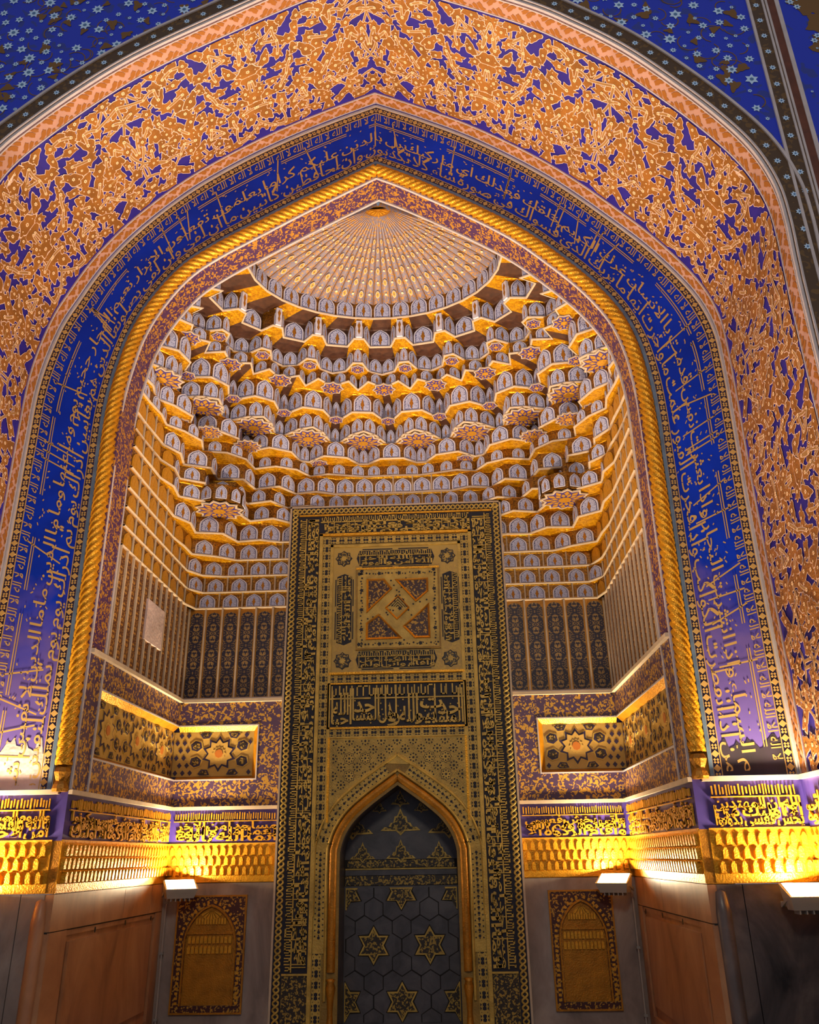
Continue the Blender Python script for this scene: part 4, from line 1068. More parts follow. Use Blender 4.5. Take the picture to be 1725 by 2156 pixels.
# guilloche border: two interlaced strands on a dark ground
mslab('border_ground', -MH, -1.008, 0, 5.07, 0, .004, 'black_blue'); mslab('border_ground', 1.008, MH, 0, 5.07, 0, .004, 'black_blue'); mslab('border_ground', -1.008, 1.008, 4.988, 5.07, 0, .004, 'black_blue')
def strand(f, L, amp, lam, ph, wd, h):
    n = int(L/lam*10); s = np.linspace(0, L, n); y = amp*np.sin(2*PI*s/lam+ph); dy = amp*2*PI/lam*np.cos(2*PI*s/lam+ph); k = 1/np.sqrt(1+dy*dy)
    hh = h+.004*np.sin(2*PI*s/lam+ph+PI/2)
    b = MB(); b.grid([[f(a+e*dd*kk*wd*-1, c+e*kk*wd, z+zz) for a, c, dd, kk, z in zip(s, y, dy, k, hh)] for e, zz in ((-1, 0), (-.6, .005), (.6, .005), (1, 0))]); return b
for f, L in ((lambda s, y, h: MF(-1.049+y, .36+s, h), 4.70), (lambda s, y, h: MF(1.049+y, .36+s, h), 4.70), (lambda s, y, h: MF(-1.08+s, 5.029+y, h), 2.16)):
    for ph in (0, PI): strand(f, L, .024, .098, ph, .0085, .009).build('guilloche_strand', 'olive_gold', mh)
for sx in (-1, 1): mslab('border_foot', *sorted((sx*1.01, sx*MH)), 0, .35, .004, .02, 'olive_gold')
mslab('edge_fillet', -MH-.018, -MH, 0, 5.085, -.1, .012, 'cream'); mslab('edge_fillet', MH, MH+.018, 0, 5.085, -.1, .012, 'cream'); mslab('edge_fillet', -MH-.018, MH+.018, 5.07, 5.085, -.1, .012, 'cream')
mslab('gold_fillet', -1.008, 1.008, 4.972, 4.988, 0, .02, 'gold')
# great inscription around three sides
for x0, x1, z0, z1 in ((-1.008, -.785, .75, 4.972), (.785, 1.008, .75, 4.972), (-.785, .785, 4.765, 4.972)): mslab('inscription_ground', x0, x1, z0, z1, 0, .003, 'black_blue')
def m_text(words, L, Hh, f, rows, m_='olive_gold', k=2.0, depth=.014, shafts=True):
    for (w, r, x, sx, base, unit) in layout(words, L, [(bs*Hh, un*Hh) for bs, un in rows], fill=.99):
        v, fs = word_mesh(w, 1.); y = np.clip(base+tall(v[:, 1], .42, k if r == 0 else 1.3)*unit, .02*Hh, .97*Hh); xx = np.clip(x+v[:, 0]*sx, .003, L-.003)
        b = MB(); b.add([f(a, c, .003+(e+.5)*depth) for a, c, e in zip(xx, y, v[:, 2])], fs); b.build('carved_word', m_, mh)
    if shafts:
        b = MB(); rg = random.Random(int(L*1000)); x = .01
        def bar(a, c, d, e, t): b.prism([f(a, d, .003), f(c, d, .003), f(c, e, .003), f(a, e, .003)], Vector(f(0, 0, depth*t))-Vector(f(0, 0, 0)))
        n = int(L/.25)+1
        for i in range(n): bar(L*i/n, L*(i+.97)/n, Hh*.64, Hh*.69, 1)
        while x < L-.02:
            w = rg.uniform(.012, .017); g = rg.random(); t = rg.uniform(.6, 1)
            bar(x, x+w*.55, Hh*.70, Hh*rg.uniform(.9, .98), t)
            if g < .3 and x+w*1.6 < L: bar(x, x+w*1.5, Hh*.9, Hh*.97, t)
            elif g < .6 and x+w*1.6 < L: bar(x, x+w*1.5, Hh*.70, Hh*.76, t)
            if g > .8: bar(x, x+w*.55, Hh*.06, Hh*.72, t)
            x += w*1.5
        b.build('upright_letters', m_, mh, kind='stuff')
FR2 = (FRIEZE*4)
R2 = [(.05, .40), (.24, .36), (.44, .30)]
m_text(FR2[0:33], 4.19, .21, lambda a, c, h: MF(.79+c, 4.95-a, h), R2)
m_text(FR2[33:45], 1.56, .20, lambda a, c, h: MF(-.78+a, 4.768+c, h), R2)
m_text(FR2[45:78], 4.19, .21, lambda a, c, h: MF(-.79-c, .76+a, h), R2)
for sx in (-1, 1):
    mslab('gold_fillet', *sorted((sx*1.008, sx*.785)), .735, .75, 0, .018, 'olive_gold')
    mslab('floral_foot_panel', *sorted((sx*1.005, sx*.79)), .0, .735, 0, .006, 'olive_floral')
# raised fillets, lattice borders
for sx in (-1, 1):
    mslab('gold_fillet', *sorted((sx*.785, sx*.752)), 0, 4.765, 0, .024, 'olive_gold'); mslab('gold_fillet', *sorted((sx*.668, sx*.64)), 1.9, 4.64, 0, .022, 'olive_gold')
mslab('gold_fillet', -.785, .785, 4.742, 4.768, 0, .024, 'gold'); mslab('gold_fillet', -.668, .668, 4.615, 4.64, 0, .022, 'olive_gold')
mslab('gold_fillet', -.66, .66, 3.295, 3.315, 0, .03, 'gold')
def lattice(f, L, wd, name='lattice_border'):
    """pierced strip: pale gold plate with dark hexagonal openings"""
    b = MB(); p = .0825; n = int(L/p); p = L/n
    b.quad(f(0, -wd/2), f(L, -wd/2), f(L, wd/2), f(0, wd/2), 0)
    def q(g): return [Vector(f(a, c))+Vector((0, -.0015, 0)) for a, c in g]
    for i in range(n):
        for c in (.18, .50):
            s = (i+c)*p; b.poly(q([(s+wd*.2*math.cos(w), wd*.21*math.sin(w)) for w in np.linspace(0, 2*PI, 7)[:-1]]), 1)
            for e in (-1, 1): b.poly(q([(s-.014, e*wd*.44), (s, e*wd*.27), (s+.014, e*wd*.44)]), 1)
        s = (i+.84)*p
        for k in range(6):
            w = k*PI/3+PI/6; b.poly(q([(s+wd*.30*math.cos(w)+wd*.07*math.cos(v), wd*.30*math.sin(w)+wd*.07*math.sin(v)) for v in (w, w+2.1, w+4.2)]), 1)
    return b.build(name, ['olive_gold', 'black_blue'], mh)
for sx in (-1, 1): lattice(lambda s, y: MF(sx*.71+y, .30+s, .008), 4.435, .082)
for z, hw in ((4.69, .668), (3.253, .66), (2.742, .66)): lattice(lambda s, y: MF(-hw+s, z+y, .0085), 2*hw, .072)
# framed field with cartouches around the pinwheel square
mslab('cartouche_field', -.64, .64, 3.315, 4.615, 0, .006, 'olive_field')
CZ = 3.955
def cart(words, L, Hh, f):
    b = MB(); e = .03
    b.prism([f(e, 0, .006), f(L-e, 0, .006), f(L, Hh/2, .006), f(L-e, Hh, .006), f(e, Hh, .006), f(0, Hh/2, .006)], Vector(f(0, 0, .001))-Vector(f(0, 0, 0))); b.build('cartouche_ground', 'black_blue', mh)
    for c in (-.018, Hh+.008):
        for a0, a1 in ((.06, L/2-.03), (L/2+.03, L-.06)):
            b = MB(); b.prism([f(a0, c, .006), f(a1, c, .006), f(a1, c+.011, .006), f(a0, c+.011, .006)], Vector(f(0, 0, .0015))-Vector(f(0, 0, 0))); b.build('dark_bar', 'black_blue', mh)
    m_text(words, L-.04, Hh, lambda a, c, h: f(a+.02, c, h+.005), [(.10, .36), (.38, .3)], depth=.010)
cart(FR2[3:9], .80, .165, lambda a, c, h: MF(-.40+a, 4.405+c, h)); cart(FR2[9:15], .80, .165, lambda a, c, h: MF(-.40+a, 3.355+c, h))
cart(FR2[1:7], .74, .15, lambda a, c, h: MF(-.445-c, CZ-.37+a, h)); cart(FR2[12:18], .74, .15, lambda a, c, h: MF(.475+c, CZ+.37-a, h))
for sx in (-1, 1):
    for z in (4.49, 3.43):
        b = MB(); b.prism(star_pts(MF, sx*.53, z, .088, 8, .80, .006), (0, -.002, 0)); st = b.build('corner_star', 'black_blue', mh)
        b = MB(); b.prism(star_pts(MF, sx*.53, z, .078, 8, .80, .008), (0, -.004, 0)); b.build('star_field', 'olive_floral', st)
        b = MB(); b.prism(star_pts(MF, sx*.53, z, .036, 8, .6, .012), (0, -.005, 0)); b.build('star_centre', 'olive_gold', st)
SX, SH = .02, .405
def sq(u, v, h=0.): return MF(SX-SH+u*2*SH, CZ+SH-v*2*SH, h)
def uv4(pts): return [((x-450)/850, (y-200)/795) for x, y in pts]
b = MB(); b.prism([sq(0, 0, .006), sq(1, 0, .006), sq(1, 1, .006), sq(0, 1, .006)], (0, -.014, 0)); sqo = b.build('pinwheel_square', 'olive_gold', mh)
for u0, v0, u1, v1 in ((-.02, -.025, 1.02, 0), (-.02, 1, 1.02, 1.02), (-.02, 0, 0, 1), (1, 0, 1.02, 1)):
    b = MB(); b.prism([sq(u0, v0, .006), sq(u1, v0, .006), sq(u1, v1, .006), sq(u0, v1, .006)], (0, -.022, 0)); b.build('square_frame', 'gold' if v1 == 0 else 'olive_gold_dark', mh)
polys = [[(545, 300), (735, 300), (820, 405), (545, 650)], [(845, 310), (1200, 305), (1200, 440), (1065, 550)], [(1205, 560), (1210, 910), (1045, 910), (925, 790)], [(540, 750), (675, 660), (920, 910), (540, 915)], [(880, 475), (1000, 605), (865, 725), (740, 600)]]
for i, pl in enumerate(polys):
    g = uv4(pl); cu = sum(p[0] for p in g)/4; cv = sum(p[1] for p in g)/4
    b = MB(); b.prism([sq(*p, .020) for p in g], (0, -.001, 0)); fo = b.build('pinwheel_field', 'red_gold' if i < 4 else 'olive_gold', mh)
    ins = [(cu+(u-cu)*.82, cv+(v-cv)*.82) for u, v in g]
    b = MB()
    for k in range(4):
        l = (k+1) % 4; low = (g[k][1]+g[l][1])/2 > cv
        b.quad(sq(*g[k], .034), sq(*g[l], .034), sq(*ins[l], .0215), sq(*ins[k], .0215), 0 if low else 1)  # lower bevels in brighter gold, a highlight from below set by colour
    b.build('bevelled_rim', ['gold', 'gold_deep'], fo)
for k in range(4):                        # nested square strokes in the centre lozenge
    def lz(p, q): return sq(.5+(p-q)*.075, .5+(p+q)*.08, .0222)
    r = .86-.22*k; t = .075
    for A, B, C, D in ((-r, -r, r, -r+t), (-r, -r, -r+t, r*.7)):
        b = MB(); b.prism([lz(A, B), lz(C, B), lz(C, D), lz(A, D)], (0, -.004, 0)); b.build('kufic_stroke', 'black_blue', mh)
fl = MB(); rg = random.Random(4)
def floret(u, v, r): fl.poly([sq(u+r*math.cos(w)*(1 if j % 2 else .6), v+r*math.sin(w)*(1 if j % 2 else .6), .0213) for j, w in enumerate(np.linspace(0, 2*PI, 11)[:-1])])
for i in range(24):
    t = (i+.5)/24; r = .030 if i % 6 == 0 else rg.uniform(.010, .019)
    for p in ((t, .055), (t, .955), (.05, t), (.955, t)): floret(p[0]+rg.uniform(-.01, .01)*(i % 6 > 0), p[1]+rg.uniform(-.01, .01)*(i % 6 > 0), r)
for (a, c) in ((( .62, .10), (.36, .62)), ((.9, .40), (.15, .63)), ((.40, .12), (.72, .70)), ((.10, .62), (.60, .93))):
    for k in range(9): floret(a[0]+(c[0]-a[0])*(k+.5)/9, a[1]+(c[1]-a[1])*(k+.5)/9, .03 if k == 4 else .015)
fl.build('painted_florets', 'black_blue', mh, kind='stuff')
# large text tablet
mslab('tablet_ground', -.655, .655, 2.785, 3.20, 0, .003, 'black_blue')
for x0, x1, z0, z1 in ((-.67, .67, 2.778, 2.795), (-.67, .67, 3.20, 3.212), (-.67, -.652, 2.79, 3.2), (.652, .67, 2.79, 3.2)): mslab('tablet_frame', x0, x1, z0, z1, 0, .022, 'gold')
def tab(w, px0, px1, py, hh, k=1.0, cut=.42):
    """word of the tablet; pixels of a 1725 x 647 view of the tablet, py = base line"""
    def X(p): return -.655+(p-70)/(1625-70)*1.31
    def Z(p): return 3.20-(p-90)/(575-90)*.415
    v, f = word_mesh(w, 1.); x = X(px0)+v[:, 0]/v[:, 0].max()*(X(px1)-X(px0)); z = Z(py)+tall(v[:, 1], cut, k)*hh
    b = MB(); b.add([MF(a, min(max(c, 2.80), 3.185), .003+(e+.5)*.016) for a, c, e in zip(x, z, v[:, 2])], f); b.build('carved_word', 'olive_gold', mh)
tab('المسا', 1270, 1600, 530, .16, 5); tab('جد', 1310, 1560, 440, .20, 1); tab('بيو', 1050, 1290, 500, .17, 1); tab('ت', 1110, 1370, 370, .17, 1)
tab('الله', 880, 1090, 515, .17, 3.6); tab('و', 735, 880, 510, .22, 1); tab('اهل', 640, 850, 480, .17, 4.6)
tab('المسا', 340, 650, 490, .15, 5); tab('جد', 360, 600, 400, .20, 1); tab('احبا', 100, 335, 530, .16, 5); tab('الله', 120, 300, 425, .15, 3)
b = MB(); rg = random.Random(8)
def tb(x0, x1, z0, z1): MF.slab(b, x0, x1, z0, z1, .003, .016)
tb(-.64, -.25, 3.055, 3.07); tb(-.2, .64, 3.055, 3.068); x = -.63
while x < .63:
    g = rg.random(); w = .016
    tb(x, x+.012, 3.085, 3.185)
    if g < .45: tb(x, x+.05, 3.085, 3.097); tb(x+.038, x+.05, 3.085, 3.16)
    elif g < .7: tb(x, x+.05, 3.172, 3.185)
    x += rg.uniform(.045, .075)
for k in range(70):
    x, z = rg.uniform(-.63, .62), rg.uniform(2.82, 3.04); tb(x, x+.012, z, z+.014)
b.build('upper_register', 'olive_gold', mh, kind='stuff')
# pierced star field over the doorway arch
b = MB()
for side in (0, 1):
    f = np.linspace(.55, 1, 40); p = DOOR.half(side, f); t = f/2 if side == 0 else 1-f/2; n = DOOR.nrm(t); q = p+n*.235; sx = -1 if side == 0 else 1
    r0 = [(x, z) for x, z in q if abs(x) < .64]; b.grid([[MF(x, z, .006) for x, z in r0], [MF(sx*.64, z, .006) for x, z in r0]]); zt = r0[-1][1]
    b.quad(MF(0, zt, .006), MF(sx*.64, zt, .006), MF(sx*.64, 2.70, .006), MF(0, 2.70, .006))
b.build('pierced_star_field', 'olive_gold', mh)
b = MB()
def inA(x, z): return z < 2.685 and abs(x) < .62 and (z > 2.53 or abs(x) > DOOR.halfwidth(0, max(z-.235, 0.1))+.02 and z-.3 > 1.6-abs(x)*.1 and abs(x)*.62+z > 2.56)
gs = MB()
for i in range(-5, 6):
    for j in range(0, 7):
        x, z = i*.15+(.075 if j % 2 else 0), 2.665-j*.078
        star8 = j % 2 == 0
        dots = [(0, 0, .011)]+[(.034*math.cos(k*PI/4), .034*math.sin(k*PI/4), .0075) for k in range(8)]
        if star8:
            for R, m_, h in ((.060, 1, .0072), (.054, 0, .0080)):
                P = [(x+r*math.cos(w), z+r*math.sin(w)) for r, w in zip(np.where(np.arange(16) % 2 == 0, R, R*.78), np.arange(16)*PI/8)]
                if all(inA(*q) for q in P): gs.poly([MF(a_, c_, h) for a_, c_ in P], m_)
        for dx, dz, r in dots:
            if inA(x+dx, z+dz): b.poly([MF(x+dx+r*math.cos(w), z+dz+r*math.sin(w), .0088) for w in np.linspace(0, 2*PI, 7)[:-1]])
for i in range(-44, 45):
    for j in range(42):
        x, z = i*.0145+(.00725 if j % 2 else 0), 2.69-j*.0125
        if inA(x, z): b.poly([MF(x+.0034*math.cos(w), z+.0034*math.sin(w), .0068) for w in (0, PI/2, PI, 3*PI/2)])
gs.build('star_outlines', ['olive_gold', 'black_blue'], mh, kind='stuff')
b.build('pierced_holes', 'black_blue', mh, kind='stuff')
for sx in (-1, 1): mslab('gold_fillet', *sorted((sx*.655, sx*.635)), 1.95, 2.70, 0, .024, 'gold')
mslab('gold_fillet', -.655, .655, 2.695, 2.708, 0, .02, 'olive_gold')
# arch mouldings of the doorway
b = MB(); door_strip(b, .125, .22, .010, t0=.18); b.build('arch_lattice_plate', 'olive_gold', mh)
b = MB()
for side in (0, 1):
    for i in range(34):
        f = .40+.6*(i+.5)/34; t = f/2 if side == 0 else 1-f/2; p = DOOR.p(t)[0]; n = DOOR.nrm(t)[0]; tg = np.array([n[1], -n[0]])
        for o, r, s in ((.172, .013, 0), (.138, .007, .013), (.205, .007, .013), (.172, .006, .018)):
            c = p+n*o+tg*s; b.poly([MF(c[0]+r*math.cos(w), c[1]+r*math.sin(w), .0115) for w in np.linspace(0, 2*PI, 7)[:-1]])
b.build('arch_lattice_holes', 'black_blue', mh, kind='stuff')
def tube(o, R, name, m_, t0, h=0., lob=0):
    A_ = Arch([(x, z) for x, z in DL], DR, off=o) if o else DOOR
    b = MB()
    for a, c in ((t0, .4999), (.5001, 1-t0)):
        t = np.linspace(a, c, 90); p = A_.p(t); n = A_.nrm(t); ph = np.linspace(0, 2*PI, 11)[:-1]
        b.grid([[MF(p[i, 0]+n[i, 0]*R*math.cos(w), p[i, 1]+n[i, 1]*R*math.cos(w), h+R*math.sin(w)) for w in ph] for i in range(len(t))], close=True)
    return b.build(name, m_, mh, smooth=True)
tube(.228, .013, 'arch_bead', 'olive_gold', .2, .01); tube(.112, .012, 'arch_bead', 'olive_gold', .1, .01)
tube(.062, .040, 'arch_roll', 'gold_deep', .145, -.01)
b = MB(); door_strip(b, .0, .03, -.03, t0=0., Y2=-.005); b.build('doorway_arris', 'olive_gold_dark', mh)
for sx in (-1, 1):
    x = MX+sx*.587; b = MB(); lathe(b, x, YM, [(0, .24), (.05, .24), (.055, .3), (.03, .36), (.022, .45), (.03, .56), (.045, .64), (.03, .68), (.042, .705), (0, .71)], 12); b.build('colonnette_base', 'gold_deep', mh, smooth=True)
# doorway niche
YN = .40
b = MB()
for a, c in ((0, .4999), (.5001, 1)):
    t = np.linspace(a, c, 60); p = DOOR.p(t); b.grid([[MF(q[0], q[1], -.004) for q in p], [MF(q[0], q[1], -YN) for q in p]])
b.build('niche_soffit', 'onyx_grey', mh)
mslab('niche_back', -.56, .56, 0, 2.3, -YN-.05, -YN-.012, 'joint_dark')
h0 = -YN-.012
def tile(pts, name, m_, d=.010):
    b = MB(); b.prism([MF(x, z, h0) for x, z in pts], (0, -d, 0)); return b.build(name, m_, mh)
zc0 = .92
st_net = [(.255*(2*i+(1 if r % 2 == 0 else 0)), zc0+r*.4425) for r in range(-2, 2) for i in range(-2, 3)]
hex_net = []
for (sx0, sz0) in st_net:
    for k in range(6):
        w = PI/2+k*PI/3; x, z = sx0+.295*math.cos(w), sz0+.295*math.sin(w)
        if all((x-a)**2+(z-c)**2 > .10**2 for a, c in hex_net): hex_net.append((x, z))
def clip_rect(pts, x0, x1, z0, z1):
    def cl(P, f, g):
        out = []
        for i in range(len(P)):
            a, c = P[i], P[(i+1) % len(P)]; fa, fc = f(a), f(c)
            if fa >= 0: out.append(a)
            if (fa < 0) != (fc < 0): t = fa/(fa-fc); out.append((a[0]+(c[0]-a[0])*t, a[1]+(c[1]-a[1])*t))
        return out
    for f in (lambda p: p[0]-x0, lambda p: x1-p[0], lambda p: p[1]-z0, lambda p: z1-p[1]):
        pts = cl(pts, f, None)
        if len(pts) < 3: return []
    return pts
NB = (-.515, .515, .32, 1.395)
mslab('niche_slab', -.53, .53, .30, 1.41, h0, h0+.002, 'onyx_grey')
def jointed(p, name, m_, d, grow=.010):
    """a tile with its dark joint around it"""
    mx_, mz_ = sum(q[0] for q in p)/len(p), sum(q[1] for q in p)/len(p)
    def g(k): return [(mx_+(x-mx_)*(1+k/max(math.hypot(x-mx_, z-mz_), .02)), mz_+(z-mz_)*(1+k/max(math.hypot(x-mx_, z-mz_), .02))) for x, z in p]
    o = tile(p, name, m_, d)
    b = MB(); b.prism([MF(x, z, h0+.002) for x, z in clip_rect(g(grow), *NB)], (0, -.001, 0)); b.build('joint', 'joint_dark', o)
    return o
for x, z in hex_net:
    p = clip_rect([(x+.094*math.cos(w), z+.094*math.sin(w)) for w in np.arange(6)*PI/3+PI/6], *NB)
    if len(p) > 2: jointed(p, 'hexagonal_tile', 'onyx_grey', .007)
for i, (x, z) in enumerate(hex_net):      # dark joints between neighbouring hexagons
    for (a, c) in hex_net[i+1:]:
        d = math.hypot(a-x, c-z)
        if .24 < d < .34:
            ux, uz = (a-x)/d, (c-z)/d; p = clip_rect([(x+ux*e-uz*q, z+uz*e+ux*q) for e, q in ((.09, -.006), (d-.09, -.006), (d-.09, .006), (.09, .006))], *NB)
            if len(p) > 2: tile(p, 'joint', 'joint_dark', .003)
for x, z in st_net:
    a = np.arange(12)*PI/6+PI/2; r = np.where(np.arange(12) % 2 == 0, .155, .090)
    p = clip_rect([(x+q*math.cos(w), z+q*math.sin(w)) for q, w in zip(r, a)], *NB)
    if len(p) < 3: continue
    so = jointed(p, 'gilded_star', 'olive_gold', .013, .014)
    mx_, mz_ = sum(q[0] for q in p)/len(p), sum(q[1] for q in p)/len(p)
    b = MB(); b.prism([MF(mx_+(q[0]-mx_)*.84, mz_+(q[1]-mz_)*.84, h0+.013) for q in p], (0, -.002, 0)); b.build('star_field', 'olive_floral', so)
mslab('niche_slab', -.52, .52, 0, .315, h0, h0+.01, 'onyx_grey')
mslab('gilded_band', -.52, .52, 1.415, 1.495, h0, h0+.012, 'olive_floral'); mslab('niche_slab', -.52, .52, 1.50, 1.545, h0, h0+.008, 'onyx_grey'); mslab('gold_line', -.52, .52, 1.548, 1.56, h0, h0+.014, 'olive_gold')
mslab('gilded_band', -.5, .5, 1.565, 1.63, h0, h0+.009, 'olive_floral'); mslab('niche_slab', -.54, .54, 1.635, 2.28, h0, h0+.006, 'onyx_grey')
def palm(cx, cz, w, h, name='gilded_palmette', up=1, cutx=None):
    o = [(-1, 0), (-.8, .16), (-.62, .14), (-.5, .34), (-.36, .36), (-.3, .62), (-.16, .66), (0, 1), (.16, .66), (.3, .62), (.36, .36), (.5, .34), (.62, .14), (.8, .16), (1, 0), (.22, -.02), (0, -.22), (-.22, -.02)]
    p = clip_rect([(cx+x*w, cz+z*h*up) for x, z in o], -.515, .515, 1.6, 2.26)
    if len(p) < 3: return
    b = MB(); b.prism([MF(x, z, h0+.006) for x, z in p], (0, -.008, 0)); po = b.build(name, 'olive_gold', mh)
    mx_, mz_ = sum(q[0] for q in p)/len(p), sum(q[1] for q in p)/len(p)
    b = MB(); b.prism([MF(mx_+(x-mx_)*.8, mz_+(z-mz_)*.8, h0+.014) for x, z in p], (0, -.002, 0)); b.build('palmette_field', 'olive_floral', po)
palm(0, 1.885, .19, .2); palm(-.46, 1.86, .2, .24); palm(.46, 1.86, .2, .24); palm(0, 2.12, .09, .13); palm(0, 1.64, .14, .17); palm(-.36, 1.64, .12, .15); palm(.36, 1.64, .12, .15); palm(-.2, 2.06, .07, .1); palm(.2, 2.06, .07, .1)

# ------------------------------------------------------------------ gilded blind niches in the marble dado
for cx, hw, lab in ((-1.655, .30, 'small gilded blind niche in grey marble left of the mihrab'), (1.612, .265, 'small gilded blind niche in grey marble right of the mihrab')):
    bn = thing('blind_niche', lab, 'niche', (cx, YB, .46)); z0, z1 = .455, 1.35; F = Face((cx, YB), (1, 0), (0, -1))
    ow, oz = hw*.72, 1.27
    nl = [(-ow, z0+.05), (-ow, .85), (-ow, .98), (-ow*.93, 1.07), (-ow*.7, 1.16), (-ow*.35, 1.235), (0, oz)]
    A_ = Arch(nl, [(-x, z) for x, z in nl])
    b = MB()
    for side in (0, 1):
        f = np.linspace(0, 1, 30); p = A_.half(side, f); sx = -1 if side == 0 else 1
        b.grid([[F(x, z, .018) for x, z in p], [F(sx*hw, z, .018) for x, z in p]]); b.quad(F(0, oz, .018), F(sx*hw, oz, .018), F(sx*hw, z1, .018), F(0, z1, .018))
    b.quad(F(-hw, z0, .018), F(hw, z0, .018), F(hw, z0+.05, .018), F(-hw, z0+.05, .018))
    b.build('carved_surround', 'red_gold', bn)
    for a, c, d, e in ((-hw-.014, hw+.014, z1, z1+.014), (-hw-.014, hw+.014, z0-.014, z0), (-hw-.014, -hw, z0, z1), (hw, hw+.014, z0, z1)):
        b = MB(); F.slab(b, a, c, d, e, 0, .024); b.build('gold_edge', 'gold_deep', bn)
    b = MB()
    for a, c in ((0, .4999), (.5001, 1)):
        t = np.linspace(a, c, 40); p = A_.p(t); n = A_.nrm(t); b.grid([[F(q[0], q[1], h) for q in p+n*o] for o, h in ((.022, .018), (.016, .028), (.004, .028), (0, .002))])
    b.build('arch_bead', 'gold_deep', bn)
    b = MB()
    for i in range(46):                   # toothed edge
        t = (i+.5)/46
        if abs(t-.5) < .005: t += .006
        p = A_.p(t)[0]; n = A_.nrm(t)[0]; tg = np.array([n[1], -n[0]]); c = p+n*.045
        b.poly([F(*(c+tg*.01+n*.014), .0195), F(*(c-tg*.01+n*.014), .0195), F(*(c-tg*.01-n*.012), .0195), F(*(c+tg*.01-n*.012), .0195)])
    b.build('toothed_edge', 'gold_relief', bn, kind='stuff')
    pts = [tuple(q) for q in A_.p(np.concatenate([np.linspace(0, .4999, 24), np.linspace(.5001, 1, 24)]))]
    b = MB(); b.poly([F(x, z, .003) for x, z in pts]); b.build('niche_back', 'gold_deep', bn)
    # little fluted tiers and the fan under the arch head
    zs = [(1.13, 11, .055), (1.035, 0, 0), (.98, 11, .06), (.90, 11, .065)]
    for zb, n, hh in zs:
        if n == 0:
            b = MB(); F.slab(b, -ow*.97, ow*.97, 1.052, 1.072, .003, .02); b.build('small_ledge', 'gold_deep', bn); continue
        ww = (A_.halfwidth(0, zb+hh*.6))*1.86/n
        for i in range(n):
            x = (i-(n-1)/2)*ww; b = MB(); b.prism([F(x+ww*.36*q, zb+hh*w, .003) for q, w in ((-1, 0), (-1, .75), (0, 1), (1, .75), (1, 0))], (0, -.014, 0)); b.build('flute', 'gold_relief', bn)
    for i in range(9):
        w = PI*(i+.5)/9; r0, r1 = .012, .085
        x0, z0_ = 0, 1.245
        def q(r, d): return F(r*math.cos(PI+w+d)*1.15, z0_+r*math.sin(PI+w+d)*.95, .004)
        p = [q(r0, 0), q(r1, -.13), q(r1*1.05, 0), q(r1, .13)]
        if all(abs(v[0]-cx) < A_.halfwidth(0, v[2])-.004 for v in p): b = MB(); b.prism(p, (0, -.010, 0)); b.build('fan_petal', 'gold_relief', bn)

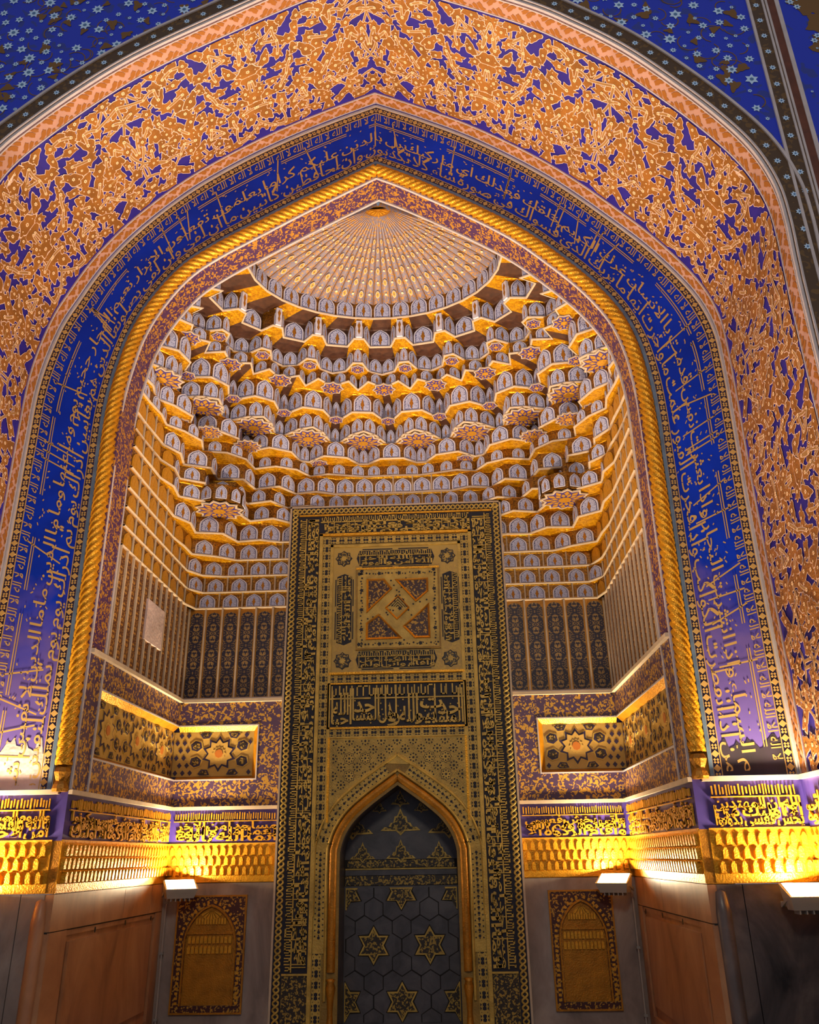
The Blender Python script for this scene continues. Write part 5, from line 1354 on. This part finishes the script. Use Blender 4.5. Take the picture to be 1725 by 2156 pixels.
# ------------------------------------------------------------------ floodlights on the dado ledge
def lamp(cx, cy, cz, rz, lab, aim, power, spot):
    t = thing('wall_floodlight', lab, 'floodlight', (cx, cy, cz)); M = Matrix.Rotation(rz, 3, 'Z')
    def T(x, y, z): return tuple(Vector((cx, cy, cz))+M @ Vector((x, y, z)))
    b = MB(); r0 = [(-.115, -.055, -.12), (.115, -.055, -.12), (.115, .05, -.12), (-.115, .05, -.12)]; r1 = [(-.14, -.095, -.045), (.14, -.095, -.045), (.14, .07, .025), (-.14, .07, .025)]
    rm = [(-.13, -.08, -.075), (.13, -.08, -.075), (.13, .065, -.06), (-.13, .065, -.06)]
    b.grid([[T(*p) for p in r] for r in (r0, rm, r1)], close=True); b.poly([T(*p) for p in r0]); b.build('housing', 'lamp_white', t)
    b = MB(); e = .1; b.add([T(*p) for p in r1]+[T(p[0]*(1-e), p[1]*(1-e*1.5), p[2]+.004) for p in r1], [(0, 1, 5, 4), (1, 2, 6, 5), (2, 3, 7, 6), (3, 0, 4, 7)]); b.build('rim', 'lamp_grey', t)
    b = MB(); b.poly([T(p[0]*.89, p[1]*.84, p[2]+.002) for p in r1]); b.build('glass', 'lamp_glass', t)
    b = MB()
    for x in (-.125, .125): b.prism([T(x-.006, .0, -.05), T(x+.006, 0, -.05), T(x+.006, .11, -.09), T(x-.006, .11, -.09)], (0, 0, -.02))
    b.prism([T(-.13, .10, -.075), T(.13, .10, -.075), T(.13, .115, -.075), T(-.13, .115, -.075)], (0, 0, -.03)); b.build('bracket', 'lamp_grey', t)
    for i in range(5):
        b = MB(); x = -.08+.04*i; b.prism([T(x-.004, -.05, -.12), T(x+.004, -.05, -.12), T(x+.004, .04, -.12), T(x-.004, .04, -.12)], (0, 0, -.022)); b.build('cooling_fin', 'lamp_grey', t)
    lo = T(0, -.01, .03)
    light('floodlight_beam', 'AREA', lo, aim, power, WARM, shape='RECTANGLE', size=.22, size_y=.10)
    light('floodlight_spot', 'SPOT', lo, aim, spot, WARM, spot_size=1.25, spot_blend=1.0, shadow_soft_size=.06)
    return t
lamp(-1.90, 2.02, 1.47, .5, 'white floodlight below the gilded frieze in the niche corner, left of the mihrab', (-.9, 1.15, 6), P_NICHE, S_NICHE)
lamp(1.89, 2.02, 1.465, -.5, 'white floodlight below the gilded frieze in the niche corner, right of the mihrab', (.9, 1.15, 6), P_NICHE, S_NICHE)
lamp(-2.68, -.17, 1.44, .0, 'white floodlight on the left pier at the edge of view', (-2.0, -.6, 7), P_PIER, S_PIER)
lamp(2.66, -.17, 1.44, .0, 'large bright white floodlight on the dark marble pier', (2.0, -.6, 7), P_PIER, S_PIER)
for sx, tgt in ((-1, 'marble'), (1, 'marble')):
    t = thing('cable_conduit', 'thin cable running down the marble corner under the floodlight, ' + ('left' if sx < 0 else 'right') + ' of the mihrab', 'cable', (sx*2.06, 2.17, 0))
    b = MB(); lathe(b, sx*2.065, 2.185, [(.008, .0), (.008, 1.36)], 8); b.build('pipe', 'cable', t)
    for z in (.4, .9, 1.3):
        b = MB(); b.box((sx*2.065-.014, 2.173, z), (sx*2.065+.014, 2.2, z+.02)); b.build('clip', 'lamp_grey', t)
